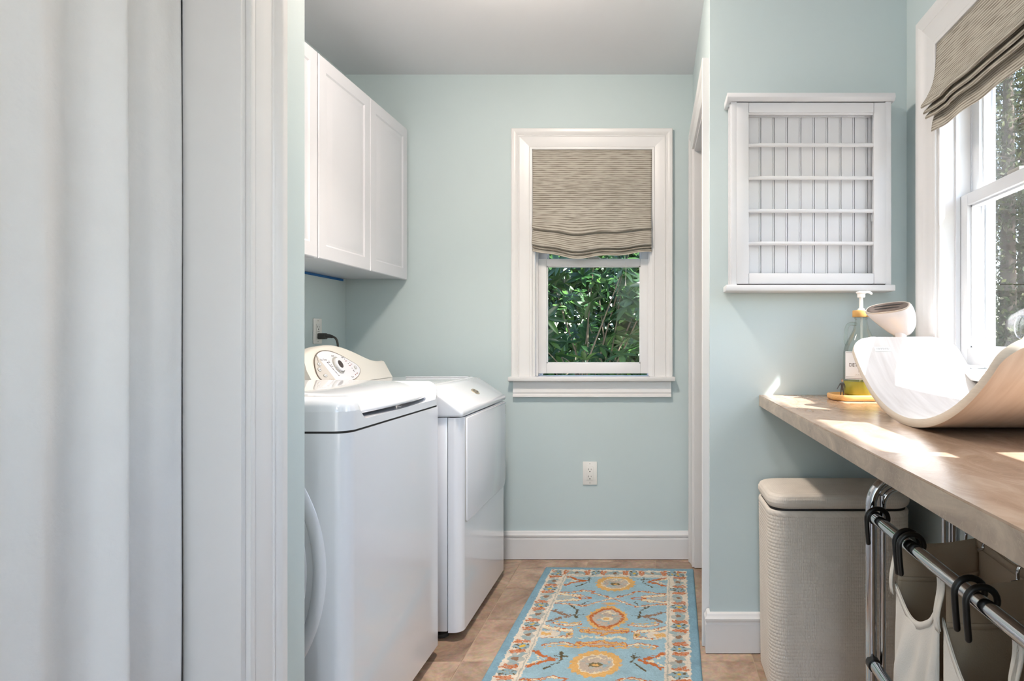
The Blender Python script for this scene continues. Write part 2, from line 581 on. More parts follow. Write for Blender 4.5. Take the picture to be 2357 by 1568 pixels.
def fabric_mat(name, ca, cb, period):
    m, nt, out = new_mat(name)
    b = principled(nt, ca, 0.9, spec=0.1)
    uv = nt.nodes.new('ShaderNodeTexCoord')
    mp = nt.nodes.new('ShaderNodeMapping'); mp.inputs['Scale'].default_value = (9, 60, 1)
    nt.links.new(uv.outputs['UV'], mp.inputs['Vector'])
    n1 = nt.nodes.new('ShaderNodeTexNoise'); n1.inputs['Scale'].default_value = 1.0; n1.inputs['Detail'].default_value = 5
    nt.links.new(mp.outputs[0], n1.inputs['Vector'])
    sp = nt.nodes.new('ShaderNodeSeparateXYZ'); nt.links.new(uv.outputs['UV'], sp.inputs[0])
    dv = nt.nodes.new('ShaderNodeMath'); dv.operation = 'MULTIPLY'; dv.inputs[1].default_value = 2 * math.pi / period
    nt.links.new(sp.outputs['Y'], dv.inputs[0])
    ph = nt.nodes.new('ShaderNodeMath'); ph.operation = 'MULTIPLY_ADD'; ph.inputs[1].default_value = 2.2
    nt.links.new(n1.outputs['Fac'], ph.inputs[0]); nt.links.new(dv.outputs[0], ph.inputs[2])
    sn = nt.nodes.new('ShaderNodeMath'); sn.operation = 'SINE'; nt.links.new(ph.outputs[0], sn.inputs[0])
    mp2 = nt.nodes.new('ShaderNodeMapping'); mp2.inputs['Scale'].default_value = (14, 160, 1)
    nt.links.new(uv.outputs['UV'], mp2.inputs['Vector'])
    n2 = nt.nodes.new('ShaderNodeTexNoise'); n2.inputs['Scale'].default_value = 1.0; n2.inputs['Detail'].default_value = 3
    nt.links.new(mp2.outputs[0], n2.inputs['Vector'])
    ad = nt.nodes.new('ShaderNodeMath'); ad.operation = 'MULTIPLY_ADD'; ad.inputs[1].default_value = 0.21
    nt.links.new(sn.outputs[0], ad.inputs[0]); nt.links.new(n2.outputs['Fac'], ad.inputs[2])
    cr = nt.nodes.new('ShaderNodeValToRGB')
    e = cr.color_ramp.elements
    e[0].position = 0.25; e[0].color = cb
    e[1].position = 0.62; e[1].color = ca
    nt.links.new(ad.outputs[0], cr.inputs[0])
    nt.links.new(cr.outputs[0], b.inputs['Base Color'])
    tr = nt.nodes.new('ShaderNodeBsdfTranslucent'); nt.links.new(cr.outputs[0], tr.inputs['Color'])
    mx = nt.nodes.new('ShaderNodeMixShader'); mx.inputs[0].default_value = 0.22
    bp = nt.nodes.new('ShaderNodeBump'); bp.inputs['Strength'].default_value = 0.25; bp.inputs['Distance'].default_value = 0.0015
    nt.links.new(ad.outputs[0], bp.inputs['Height']); nt.links.new(bp.outputs[0], b.inputs['Normal'])
    nt.links.new(b.outputs[0], mx.inputs[1]); nt.links.new(tr.outputs[0], mx.inputs[2])
    nt.links.new(mx.outputs[0], out.inputs['Surface'])
    return m
M_SHADE_B = fabric_mat('shade_fabric', rgb(210, 204, 192), rgb(142, 133, 121), 0.0098)

def leaf_mat(name, stops, trans=0.35, rough=0.4):
    m, nt, out = new_mat(name)
    geo = nt.nodes.new('ShaderNodeNewGeometry')
    oi = nt.nodes.new('ShaderNodeObjectInfo')
    ad = nt.nodes.new('ShaderNodeMath'); ad.operation = 'ADD'
    nt.links.new(geo.outputs['Random Per Island'], ad.inputs[0]); nt.links.new(oi.outputs['Random'], ad.inputs[1])
    fr = nt.nodes.new('ShaderNodeMath'); fr.operation = 'FRACT'; nt.links.new(ad.outputs[0], fr.inputs[0])
    cr = nt.nodes.new('ShaderNodeValToRGB')
    e = cr.color_ramp.elements
    e[0].position = 0; e[0].color = stops[0]
    e[1].position = 1; e[1].color = stops[-1]
    for i, s in enumerate(stops[1:-1]):
        a = e.new((i + 1) / (len(stops) - 1)); a.color = s
    nt.links.new(fr.outputs[0], cr.inputs[0])
    b = principled(nt, stops[0], rough, spec=0.5)
    nt.links.new(cr.outputs[0], b.inputs['Base Color'])
    tr = nt.nodes.new('ShaderNodeBsdfTranslucent'); nt.links.new(cr.outputs[0], tr.inputs['Color'])
    mx = nt.nodes.new('ShaderNodeMixShader'); mx.inputs[0].default_value = trans
    nt.links.new(b.outputs[0], mx.inputs[1]); nt.links.new(tr.outputs[0], mx.inputs[2])
    nt.links.new(mx.outputs[0], out.inputs['Surface'])
    return m
M_RHODO = leaf_mat('rhododendron_leaf', [rgb(30, 56, 28), rgb(44, 78, 34), rgb(36, 66, 32), rgb(74, 108, 46)], 0.25, 0.35)
M_LEAF = leaf_mat('tree_leaf', [rgb(52, 62, 36), rgb(70, 80, 46), rgb(70, 66, 48), rgb(90, 100, 54)], 0.3, 0.7)

# ------------------------------------------------------------------ room shell
XL, XP, XPO = -1.549, -0.79, -0.899        # laundry left wall, partition faces
XD, XR = 0.201, 0.896                      # door wall face, right wall face
YB, YF = 3.228, 2.263                      # back wall, drying-rack wall
YREAR, HC = -2.6, 2.44
XO, YO = 1.066, 3.398                      # outer faces
B1 = (-0.607, -0.004, 0.905, 2.06)         # back window opening (x0,x1,z0,z1)
W2 = (1.41, 2.011, 1.0, 2.03)              # right far window opening (y0,y1,z0,z1)
W3 = (0.68, 1.281, 1.0, 2.03)              # right near window opening
DY0, DY1, DH = 2.385, 3.105, 2.03          # interior door opening

def wall(name, bl, label=None):
    o = boxes(name, bl, M_WALL)
    return tag(o, label, None, None, 'structure')

wall('wall_left', [(-1.67, XL, 1.453, YO, 0, HC)])
wall('wall_back', [(XL, B1[0], YB, YO, 0, HC), (B1[1], XO, YB, YO, 0, HC), (B1[0], B1[1], YB, YO, 0, B1[2]), (B1[0], B1[1], YB, YO, B1[3], HC)])
wall('wall_partition', [(XPO, XP, 1.24, 1.453, 0, HC), (XPO, XP, 0.05, 1.24, 2.10, HC), (XPO, XP, YREAR, 0.05, 0, HC), (-1.67, XPO, 1.338, 1.453, 0, HC)])
wall('wall_closet', [(-1.67, -1.60, -0.02, 1.338, 0, HC), (-1.67, XPO, -0.10, -0.02, 0, HC)])
wall('wall_door_side', [(XD, XD + .115, YF, DY0, 0, HC), (XD, XD + .115, DY1, YB, 0, HC), (XD, XD + .115, DY0, DY1, DH, HC)])
wall('wall_rack_side', [(XD + .115, XR, YF, YF + .115, 0, HC)])
wall('wall_right', [(XR, XO, YREAR, W3[0], 0, HC), (XR, XO, W3[1], W2[0], 0, HC), (XR, XO, W2[1], YB, 0, HC),
                    (XR, XO, W3[0], W3[1], 0, W3[2]), (XR, XO, W3[0], W3[1], W3[3], HC), (XR, XO, W2[0], W2[1], 0, W2[2]), (XR, XO, W2[0], W2[1], W2[3], HC)])
GD = (-0.62, 0.72, 0.0, 2.1)
wall('wall_rear', [(XPO, GD[0], YREAR - .12, YREAR, 0, HC), (GD[1], XO, YREAR - .12, YREAR, 0, HC), (GD[0], GD[1], YREAR - .12, YREAR, GD[3], HC)])
tag(boxes('ceiling', [(-1.67, XO, YREAR - .12, YO, HC, HC + .1)], M_CEIL), None, None, None, 'structure')
tag(boxes('roof', [(-2.0, 1.65, -3.2, 3.62, 2.665, 2.74)], M_ROOF), 'pale roof slab and eave over the laundry room', None, None, 'structure')

# floor: recessed bed with separate vinyl tiles
floor = tag(boxes('floor', [(-1.67, XO, YREAR - .12, YO, -0.12, -0.0016)], M_GROUT), None, None, None, 'structure')
TX, TY = 0.3337, 0.329
tile_cache = {}
gx0, gy0 = -0.655, 2.196
for i in range(-3, 6):
    for j in range(-15, 5):
        x0, x1 = gx0 + i * TX, gx0 + (i + 1) * TX
        y0, y1 = gy0 + j * TY, gy0 + (j + 1) * TY
        x0, x1 = max(x0, XL), min(x1, XR)
        y0, y1 = max(y0, YREAR), min(y1, YB)
        if x1 - x0 < .01 or y1 - y0 < .01: continue
        if x1 <= XPO and y1 < 1.338: continue
        w, d = round(x1 - x0 - .0022, 4), round(y1 - y0 - .0022, 4)
        if (w, d) not in tile_cache:
            bm = bmesh.new()
            add_box(bm, -w / 2, w / 2, -d / 2, d / 2, -0.002, 0.0)
            for v in bm.verts:
                if v.co.z > -0.001:
                    v.co.x *= 1 - .0012 / w * 2; v.co.y *= 1 - .0012 / d * 2
            bmesh.ops.recalc_face_normals(bm, faces=bm.faces[:])
            me = bpy.data.meshes.new('tile'); bm.to_mesh(me); bm.free(); me.materials.append(M_TILE)
            tile_cache[(w, d)] = me
        o = bpy.data.objects.new('tile', tile_cache[(w, d)]); C.objects.link(o)
        o.location = ((x0 + x1) / 2, (y0 + y1) / 2, 0); o.parent = floor

def baseboard(name, p0, p1, nrm, m0=0, m1=0):
    # profile u is up, v is out of the wall
    p0, p1, nrm = Vector(p0), Vector(p1), Vector(nrm)
    al = (p1 - p0).normalized()
    bm = bmesh.new()
    A = [bm.verts.new(p0 + Vector((0, 0, u)) + nrm * v - al * v * m0) for u, v in BASE_PROF]
    B = [bm.verts.new(p1 + Vector((0, 0, u)) + nrm * v + al * v * m1) for u, v in BASE_PROF]
    n = len(BASE_PROF)
    for i in range(n):
        bm.faces.new((A[i], A[(i + 1) % n], B[(i + 1) % n], B[i]))
    bm.faces.new(A); bm.faces.new(B[::-1])
    return tag(from_bm(name, bm, M_TRIM, None, 25), None, None, None, 'structure')
DC = 0.085   # door casing width
baseboard('baseboard_back', (XL, YB, 0.003), (XD - .002, YB, 0.003), (0, -1, 0))
baseboard('baseboard_rack_side', (XD, YF, 0.003), (XR, YF, 0.003), (0, -1, 0), m0=1)
baseboard('baseboard_door_side', (XD, YF, 0.003), (XD, DY0 - DC - .006, 0.003), (-1, 0, 0), m0=1)
baseboard('baseboard_left', (XL, 1.453, 0.003), (XL, YB, 0.003), (1, 0, 0))
baseboard('baseboard_partition', (XP, 1.352, 0.003), (XP, 1.453, 0.003), (1, 0, 0))
baseboard('baseboard_right', (XR, YREAR, 0.003), (XR, YF - .02, 0.003), (-1, 0, 0))

# ---- interior door frame (door opening in the side wall)
d1 = structure('door_1', 'white painted door frame beside the drying rack wall')
cp = casing_profile(DC)
moulding('casing', cp, (XD, DY1, 0.003), (XD, DY1, DH), (0, 1, 0), (-1, 0, 0), M_TRIM, d1, 0, 1)
moulding('casing', cp, (XD, DY0, 0.003), (XD, DY0, DH), (0, -1, 0), (-1, 0, 0), M_TRIM, d1, 0, 1)
moulding('casing', cp, (XD, DY0, DH), (XD, DY1, DH), (0, 0, 1), (-1, 0, 0), M_TRIM, d1, 1, 1)
box('jamb', XD - .001, XD + .116, DY1 - .016, DY1, 0.003, DH, M_TRIM, d1)
box('jamb', XD - .001, XD + .116, DY0, DY0 + .016, 0.003, DH, M_TRIM, d1)
box('head_jamb', XD - .001, XD + .116, DY0 + .016, DY1 - .016, DH - .016, DH, M_TRIM, d1)
box('stop', XD + .05, XD + .085, DY1 - .027, DY1 - .016, 0.003, DH - .016, M_TRIM, d1)

# ---- closet opening on the left: casing and jamb
t1 = structure('trim_1', 'white casing and jamb of the curtained closet opening')
CW = 0.104
cp = casing_profile(CW)
moulding('casing', cp, (XP, 1.2405, 0.003), (XP, 1.2405, 2.10), (0, 1, 0), (1, 0, 0), M_TRIM, t1, 0, 1)
moulding('casing', cp, (XP, 0.045, 0.003), (XP, 0.045, 2.10), (0, -1, 0), (1, 0, 0), M_TRIM, t1, 0, 1)
moulding('casing', cp, (XP, 0.045, 2.10), (XP, 1.2405, 2.10), (0, 0, 1), (1, 0, 0), M_TRIM, t1, 1, 1)
box('jamb', XPO - .002, XP + .002, 1.226, 1.24, 0.003, 2.10, M_TRIM, t1, .0015)
box('jamb', XPO - .002, XP + .002, 0.05, 0.064, 0.003, 2.10, M_TRIM, t1, .0015)
box('head_jamb', XPO - .002, XP + .002, 0.064, 1.226, 2.086, 2.10, M_TRIM, t1)

# ---- double-hung windows (local frame: u across, n into the room, z up)
def window(name, label, T, u0, u1, z0, z1, cw, sash_n, mats, screen=False, left_casing=True, right_casing=True, ear=0.012, shared_mid=None):
    """T(u,n,z) -> world.  n=0 wall face, n>0 into room, n<0 outward. z0 = stool top"""
    w = structure(name, label)
    mt, mv = mats
    def bx(nm, a0, a1, n0, n1, c0, c1, m, par=w, bev=0.0):
        p, q = T(a0, n0, c0), T(a1, n1, c1)
        return box(nm, p[0], q[0], p[1], q[1], p[2], q[2], m, par, bev)
    def vec(du, dn, dz):
        a, b = Vector(T(0, 0, 0)), Vector(T(du, dn, dz))
        return b - a
    pr = casing_profile(cw)
    U, Nn, Z = vec(1, 0, 0), vec(0, 1, 0), Vector((0, 0, 1))
    if left_casing:
        moulding('casing', pr, T(u0, 0, z0), T(u0, 0, z1), -U, Nn, mt, w, 0, 1)
    if right_casing:
        moulding('casing', pr, T(u1, 0, z0), T(u1, 0, z1), U, Nn, mt, w, 0, 1)
    moulding('head_casing', pr, T(u0, 0, z1), T(u1, 0, z1), Z, Nn, mt, w, 1 if left_casing else 0, 1 if right_casing else 0)
    # stool and apron
    e0 = cw + ear if left_casing else 0.0
    e1 = cw + ear if right_casing else 0.0
    bx('stool', u0 - e0, u1 + e1, 0.0, 0.048, z0 - .022, z0, mt, w, .004)
    bx('sill', u0, u1, -.155, 0.0, z0 - .022, z0 - .002, mt)
    ap = [(0, 0), (0, .012), (.008, .014), (.02, .013), (.045, .016), (.055, .019), (.066, .017), (.072, .022), (.08, .022), (.08, 0)]
    moulding('apron', [(.08 - u, v) for u, v in ap], T(u0 - e0 + ear * 1.6, 0, z0 - .102), T(u1 + e1 - ear * 1.6, 0, z0 - .102), Z, Nn, mt, w)
    # jamb liners
    bx('jamb', u0, u0 + .012, -.155, .002, z0, z1, mt)
    bx('jamb', u1 - .012, u1, -.155, .002, z0, z1, mt)
    bx('head_jamb', u0 + .012, u1 - .012, -.155, .002, z1 - .012, z1, mt)
    sn = sash_n
    # stops and tracks
    for s, uu in ((1, u0 + .012), (-1, u1 - .012)):
        bx('stop', uu, uu + s * .008, sn + .001, sn + .014, z0, z1 - .012, mv)
        bx('track', uu, uu + s * .007, sn - .040, sn - .034, z0, z1 - .012, mv)
        bx('track', uu, uu + s * .006, sn - .074, sn - .068, z0, z1 - .012, mv)
        bx('screen_stop', uu, uu + s * .016, sn - .092, sn - .080, z0, z1 - .012, mv)
    a0, a1 = u0 + .014, u1 - .014
    zm = z0 + (z1 - z0) * .525
    def sash(nm, c0, c1, nf, st, rt, rb):
        s = bx(nm, a0, a0 + st, nf - .032, nf, c0, c1, mv, w, .0025)
        bx('stile', a1 - st, a1, nf - .032, nf, c0, c1, mv, s, .0025)
        bx('rail', a0 + st, a1 - st, nf - .032, nf, c0, c0 + rb, mv, s, .0025)
        bx('rail', a0 + st, a1 - st, nf - .032, nf, c1 - rt, c1, mv, s, .0025)
        # glazing bead
        for (q0, q1, r0, r1) in ((a0 + st, a0 + st + .005, c0 + rb, c1 - rt), (a1 - st - .005, a1 - st, c0 + rb, c1 - rt)):
            bx('glazing_bead', q0, q1, nf - .024, nf - .012, r0, r1, mv, s)
        bx('glazing_bead', a0 + st, a1 - st, nf - .024, nf - .012, c0 + rb, c0 + rb + .005, mv, s)
        bx('glazing_bead', a0 + st, a1 - st, nf - .024, nf - .012, c1 - rt - .005, c1 - rt, mv, s)
        bx('pane', a0 + st, a1 - st, nf - .020, nf - .017, c0 + rb, c1 - rt, M_GLASS, s)
        return s
    sash('lower_sash', z0 + .012, zm, sn, .047, .036, .052)
    sash('upper_sash', zm - .030, z1 - .013, sn - .036, .047, .04, .032)
    bx('lock', (a0 + a1) / 2 - .03, (a0 + a1) / 2 + .03, sn - .028, sn - .004, zm, zm + .012, M_GREY, w, .004)
    if screen:
        bx('screen_frame', u0 + .012, u0 + .036, sn - .1, sn - .092, z0, z1 - .012, mv)
        bx('screen_frame', u1 - .036, u1 - .012, sn - .1, sn - .092, z0, z1 - .012, mv)
        bx('screen_frame', u0 + .036, u1 - .036, sn - .1, sn - .092, z0, z0 + .02, mv)
        bx('screen_mesh', u0 + .036, u1 - .036, sn - .0965, sn - .0960, z0 + .02, z1 - .012, M_SCREEN)
    return w

def TB(u, n, z): return (u, YB - n, z)
def TR(u, n, z): return (XR - n, u, z)
window('window_1', 'small double-hung window in the back wall over the rug', TB, B1[0], B1[1], .919, B1[3], .1025, -.055, (M_TRIM, M_TRIM))
window('window_2', 'sunlit double-hung window above the counter', TR, W2[0], W2[1], 1.014, W2[3], .118, -.06, (M_TRIM, M_VINYL), screen=True, left_casing=False)
window('window_3', 'double-hung window nearer along the counter', TR, W3[0], W3[1], 1.014, W3[3], .118, -.06, (M_TRIM, M_VINYL), screen=True, right_casing=False)
t2 = structure('trim_2', 'flat white mullion casing between the two counter windows')
box('mullion_casing', XR - .016, XR, W3[1], W2[0], 1.014, W2[3] + .0, M_TRIM, t2, .002)
box('mullion_head', XR - .022, XR, W3[1], W2[0], W2[3], W2[3] + .118, M_TRIM, t2, .002)
box('mullion_stool', XR - .048, XR, W3[1], W2[0], .992, 1.014, M_TRIM, t2, .003)

# glazed double door added behind the camera to let in frontal fill daylight
w4 = structure('fill_door_2', 'added unseen glazed double door at the rear, a daylight fill opening')
for (a, b) in ((GD[0], (GD[0] + GD[1]) / 2), ((GD[0] + GD[1]) / 2, GD[1])):
    lf = box('leaf', a, a + .09, YREAR - .08, YREAR - .04, .003, GD[3], M_TRIM, w4)
    box('stile', b - .09, b, YREAR - .08, YREAR - .04, .003, GD[3], M_TRIM, lf)
    box('rail', a + .09, b - .09, YREAR - .08, YREAR - .04, .003, .2, M_TRIM, lf)
    box('rail', a + .09, b - .09, YREAR - .08, YREAR - .04, GD[3] - .1, GD[3], M_TRIM, lf)
    box('pane', a + .09, b - .09, YREAR - .062, YREAR - .057, .2, GD[3] - .1, M_GLASS, lf)

# ------------------------------------------------------------------ laundry ceiling lamp, plus added fill lamps behind the camera
def ceiling_lamp(name, label, x, y, w, col, r, down=0.0):
    t = thing(name, label, 'lamp')
    lathe('base_ring', [(0, 0), (r + .012, 0), (r + .014, -.008), (r + .010, -.020), (0, -.020)], M_TRIM, t, 36, (x, y, HC))
    prof = [(r * math.cos(R(a)), -.021 - r * .95 * math.sin(R(a))) for a in range(0, 91, 9)]
    prof[-1] = (0, prof[-1][1])
    area = 2 * math.pi * r * r
    lathe('glass_dome', prof, emit_mat(name + '_glow', (*col, 1), w / (math.pi * area)), t, 36, (x, y, HC))
    if down > 0:
        ld = bpy.data.lights.new('down_fill', 'AREA')  # extra disc light below the dome, added to brighten floor and lower wall
        ld.shape = 'DISK'; ld.size = r * 1.2; ld.energy = down; ld.color = col; ld.spread = R(115)
        lo = bpy.data.objects.new('down_fill', ld); C.objects.link(lo)
        lo.location = (x, y, HC - .024 - r * .95); lo.parent = t
    return t
ceiling_lamp('ceiling_lamp', 'round flush dome light in front of the washer and dryer', -0.50, 2.05, CEILING_LAMP_W, LAMP_COL, .10, DOWN_FILL_W)
ceiling_lamp('ceiling_lamp', 'unseen dome light added over the hall as frontal fill', 0.02, -0.25, HALL_FILL_W, FILL_COL, .16)  # added, unseen: lights the surfaces that face the camera
ceiling_lamp('ceiling_lamp', 'unseen dome light added at the rear as frontal fill', 0.02, -1.7, REAR_FILL_W, FILL_COL, .18)  # added, unseen: more even frontal light from farther back
# ------------------------------------------------------------------ washer
def rr_field(x, y, x0, x1, y0, y1, rc):
    """inside distance to a rounded rectangle border"""
    cx, cy_ = (x0 + x1) / 2, (y0 + y1) / 2
    qx = np.abs(x - cx) - ((x1 - x0) / 2 - rc)
    qy = np.abs(y - cy_) - ((y1 - y0) / 2 - rc)
    out = np.hypot(np.maximum(qx, 0), np.maximum(qy, 0)) + np.minimum(np.maximum(qx, qy), 0) - rc
    return -out

def nonuni(a, b, n, edge):
    """sample points denser near both ends"""
    t = np.linspace(0, 1, n)
    s = t - edge * np.sin(2 * np.pi * t) / (2 * np.pi)
    return a + (b - a) * s

def cap_slab(name, x0, x1, y0, y1, z0, ztop, rc, re, material, parent, nx=70, ny=70, height=None):
    """slab with rounded plan corners (rc) and rounded top edge (re); polar-like rings so the outline stays clean"""
    cx, cy_ = (x0 + x1) / 2, (y0 + y1) / 2
    outline = np.array(rrect(x0, x1, y0, y1, rc, 10))
    # densify outline
    dense = []
    for i in range(len(outline)):
        a, b = outline[i], outline[(i + 1) % len(outline)]
        k = max(1, int(np.hypot(*(b - a)) / .012))
        for j in range(k):
            dense.append(a + (b - a) * j / k)
    D = np.array(dense)
    rows = []
    insets = [0, 0] + [re * (1 - math.cos(R(a))) for a in (15, 30, 45, 60, 75, 90)]
    hs = [0, 1e-9] + [re * math.sin(R(a)) for a in (15, 30, 45, 60, 75, 90)]
    zb = ztop - re
    for k, (i_, h) in enumerate(zip(insets, hs)):
        sx = ((x1 - x0) / 2 - i_) / ((x1 - x0) / 2)
        sy = ((y1 - y0) / 2 - i_) / ((y1 - y0) / 2)
        z = z0 if k == 0 else zb + h
        rows.append(np.stack([cx + (D[:, 0] - cx) * sx, cy_ + (D[:, 1] - cy_) * sy, np.full(len(D), z)], -1))
    last = rows[-1]
    for f in (.93, .85, .75, .6, .4, .2, .02):
        rows.append(np.stack([cx + (last[:, 0] - cx) * f, cy_ + (last[:, 1] - cy_) * f, np.full(len(D), ztop)], -1))
    P = np.array(rows)
    if height is not None:
        P = height(P)
    return grid_mesh(name, P, None, material, parent, 50, closed_u=True, cap=True)

WX0, WX1, WY0, WY1 = -1.43, -0.7475, 1.572, 2.258
washer = thing('washing_machine', 'white top-loading washing machine nearest the curtained doorway', 'washer')
prism('body', rrect(WX0, WX1, WY0, WY1, .036, 8), 'z', .042, .871, M_ENAMEL, washer, smooth=30)
prism('seam', rrect(WX0 + .006, WX1 - .004, WY0 + .004, WY1 - .004, .033, 8), 'z', .871, .8765, M_DARK, washer, smooth=30)
# top panel with a shallow scoop for the lid grip at the front
LY0, LY1 = WY0 + .075, WY1 - .045
def sstep(x): 
    x = np.clip(x, 0, 1); return x * x * (3 - 2 * x)
def washer_top():
    rc, re, z0, zt = .045, .036, .8765, .960
    gx = np.linspace(WX0, WX1, 240); gy = np.linspace(WY0, WY1, 240)
    X, Y = np.meshgrid(gx, gy)
    # pull points outside the rounded outline back onto it
    for _ in range(6):
        d = rr_field(X, Y, WX0, WX1, WY0, WY1, rc)
        h = 1e-4
        dx = (rr_field(X + h, Y, WX0, WX1, WY0, WY1, rc) - d) / h; dy = (rr_field(X, Y + h, WX0, WX1, WY0, WY1, rc) - d) / h
        o = np.minimum(d, 0)
        X = X - dx * o; Y = Y - dy * o
    d = np.maximum(rr_field(X, Y, WX0, WX1, WY0, WY1, rc), 0)
    e = np.clip(d, 0, re)
    Z = zt - re + np.sqrt(np.maximum(re ** 2 - (re - e) ** 2, 0))
    inl = sstep((Y - (LY0 - .018)) / .04) * sstep((LY1 + .014 - Y) / .03)
    fr = sstep((X - (WX1 - .15)) / .06)
    Z = np.where(Z > .897, Z - (Z - .897) * inl * fr * .97, Z)
    P = np.stack([X, Y, Z], -1)
    # skirt
    def rim(Pp): return np.concatenate([Pp[0], Pp[1:, -1], Pp[-1, ::-1][1:], Pp[::-1, 0][1:-1]])
    o = grid_mesh('top_panel', P, None, M_ENAMEL, washer, 60)
    r1 = rim(P); r0 = r1.copy(); r0[:, 2] = z0
    grid_mesh('top_skirt', np.array([r0, r1]), None, M_ENAMEL, washer, 40, closed_u=True)
washer_top()
# lid: bowed front lip, rolled forward edge
ny = 41
ys = np.linspace(LY0 + .004, LY1 - .004, ny)
prof = [(-1.26, .9605), (-1.26, .964), (-1.20, .9655), (-1.05, .966), (-.95, .9655), (-.90, .9645), (-.86, .962), (-.83, .957), (-.80, .948), (-.778, .9375), (-.765, .929), (-.757, .9225), (-.7535, .917), (-.7545, .912), (-.760, .9095), (-.775, .909), (-.80, .912)]
P = np.zeros((len(prof), ny, 3))
for i, (px_, pz_) in enumerate(prof):
    t = (ys - ys.mean()) / ((ys[-1] - ys[0]) / 2)
    fw = np.clip((px_ + 1.0) / .25, 0, 1)
    edge = np.clip((1 - np.abs(t)) / .12, 0, 1)
    er = np.sqrt(np.clip(1 - (1 - edge) ** 2, 0, 1))
    P[i, :, 0] = px_ + fw * (.010 - .034 * t ** 2) - (1 - er) * .010 * fw
    P[i, :, 1] = ys
    P[i, :, 2] = pz_ - (1 - er) * .010 - fw * .004 * t ** 2
grid_mesh('lid', P, None, M_ENAMEL, washer, 60)
# embossed oval on the side panel
def oval_ring(name, cx, cz, rx, rz, w, h, y, parent, material):
    n = 90
    rows = []
    for k in range(7):
        a = math.pi * k / 6
        off = -math.cos(a) * w / 2
        hh = math.sin(a) * h
        th = np.linspace(0, 2 * np.pi, n, endpoint=False)
        rows.append(np.stack([cx + (rx + off) * np.cos(th), np.full(n, y - hh), cz + (rz + off) * np.sin(th)], -1))
    return grid_mesh(name, np.array(rows), None, material, parent, 180, closed_u=True)
oval_ring('side_emboss', -1.09, .53, .272, .345, .034, .007, WY0 + .0005, washer, M_ENAMEL)
oval_ring('side_emboss', -1.09, .53, .228, .30, .026, .006, WY0 + .0005, washer, M_ENAMEL)
for (fx, fy) in ((WX1 - .05, WY0 + .05), (WX1 - .05, WY1 - .05), (WX0 + .05, WY0 + .05), (WX0 + .05, WY1 - .05)):
    lathe('foot', [(0, 0.001), (.022, .001), (.024, .006), (.022, .014), (.010, .018), (.008, .043), (0, .043)], M_BLACK, washer, 20, (fx, fy, 0))
# washer console (behind the partition edge)
prism('console', [(-1.43, .955), (-1.27, .962), (-1.30, 1.02), (-1.345, 1.07), (-1.43, 1.075)], 'y', WY0 + .01, WY1 - .01, M_PLASTIC, washer, .008)

# ------------------------------------------------------------------ dryer
DX0, DX1, DYN, DYF = -1.40, -0.694, 2.335, 3.008
dryer = thing('clothes_dryer', 'white clothes dryer with cream control console by the back wall', 'dryer')
box('body', DX0, -.750, DYN + .003, DYF - .003, .036, .8185, M_ENAMEL, dryer, .004)
# front panel with rounded vertical edges
prism('front_panel', rrect(-.7465, DX1, DYN, DYF, .034, 8, (1, 1, 0, 0)), 'z', .034, .818, M_ENAMEL, dryer, smooth=30)
# top cap: flat top, sloped badge panel at the front
prism('top_panel', [(DX0, .8205), (DX1 + .002, .8205), (DX1 + .003, .842), (-.812, .9235), (-.835, .929), (DX0, .929)], 'y', DYN - .004, DYF + .002, M_ENAMEL, dryer, .0085, 4)
box('top_rim', -1.15, -.86, DYF - .03, DYF - .012, .929, .9325, M_ENAMEL, dryer, .0015)
prism('crease', [(-.855, .929), (-.835, .929), (-.8425, .9325), (-.850, .9325)], 'y', DYN + .03, DYF - .03, M_ENAMEL, dryer, smooth=40)
# door
DG0, DG1, DZ0, DZ1 = DYN + .036, DYF - .020, .428, .814
door = prism('door', [(DG0, DZ0 + .006), (DG0 + .008, DZ0), (DG1 - .03, DZ0), (DG1, DZ0 + .03), (DG1, DZ1), (DG0, DZ1)], 'x', DX1, DX1 + .0075, M_ENAMEL, dryer, .0025)
prism('door_gap', [(DG0 - .003, DZ0 + .004), (DG0 + .006, DZ0 - .003), (DG1 - .028, DZ0 - .003), (DG1 + .003, DZ0 + .028), (DG1 + .003, DZ1 + .001), (DG0 - .003, DZ1 + .001)], 'x', DX1, DX1 + .0006, M_GREY, dryer)
for hz in (.778, .485):
    box('hinge', DX1, DX1 + .006, DG1 + .001, DG1 + .010, hz - .022, hz + .022, M_RUBBER, dryer, .001)
for (fx, fy) in ((DX1 - .09, DYN + .05), (DX1 - .09, DYF - .05), (DX0 + .05, DYN + .05), (DX0 + .05, DYF - .05)):
    lathe('foot', [(0, 0.001), (.022, .001), (.024, .006), (.022, .014), (.010, .018), (.008, .037), (0, .037)], M_RUBBER, dryer, 20, (fx, fy, 0))
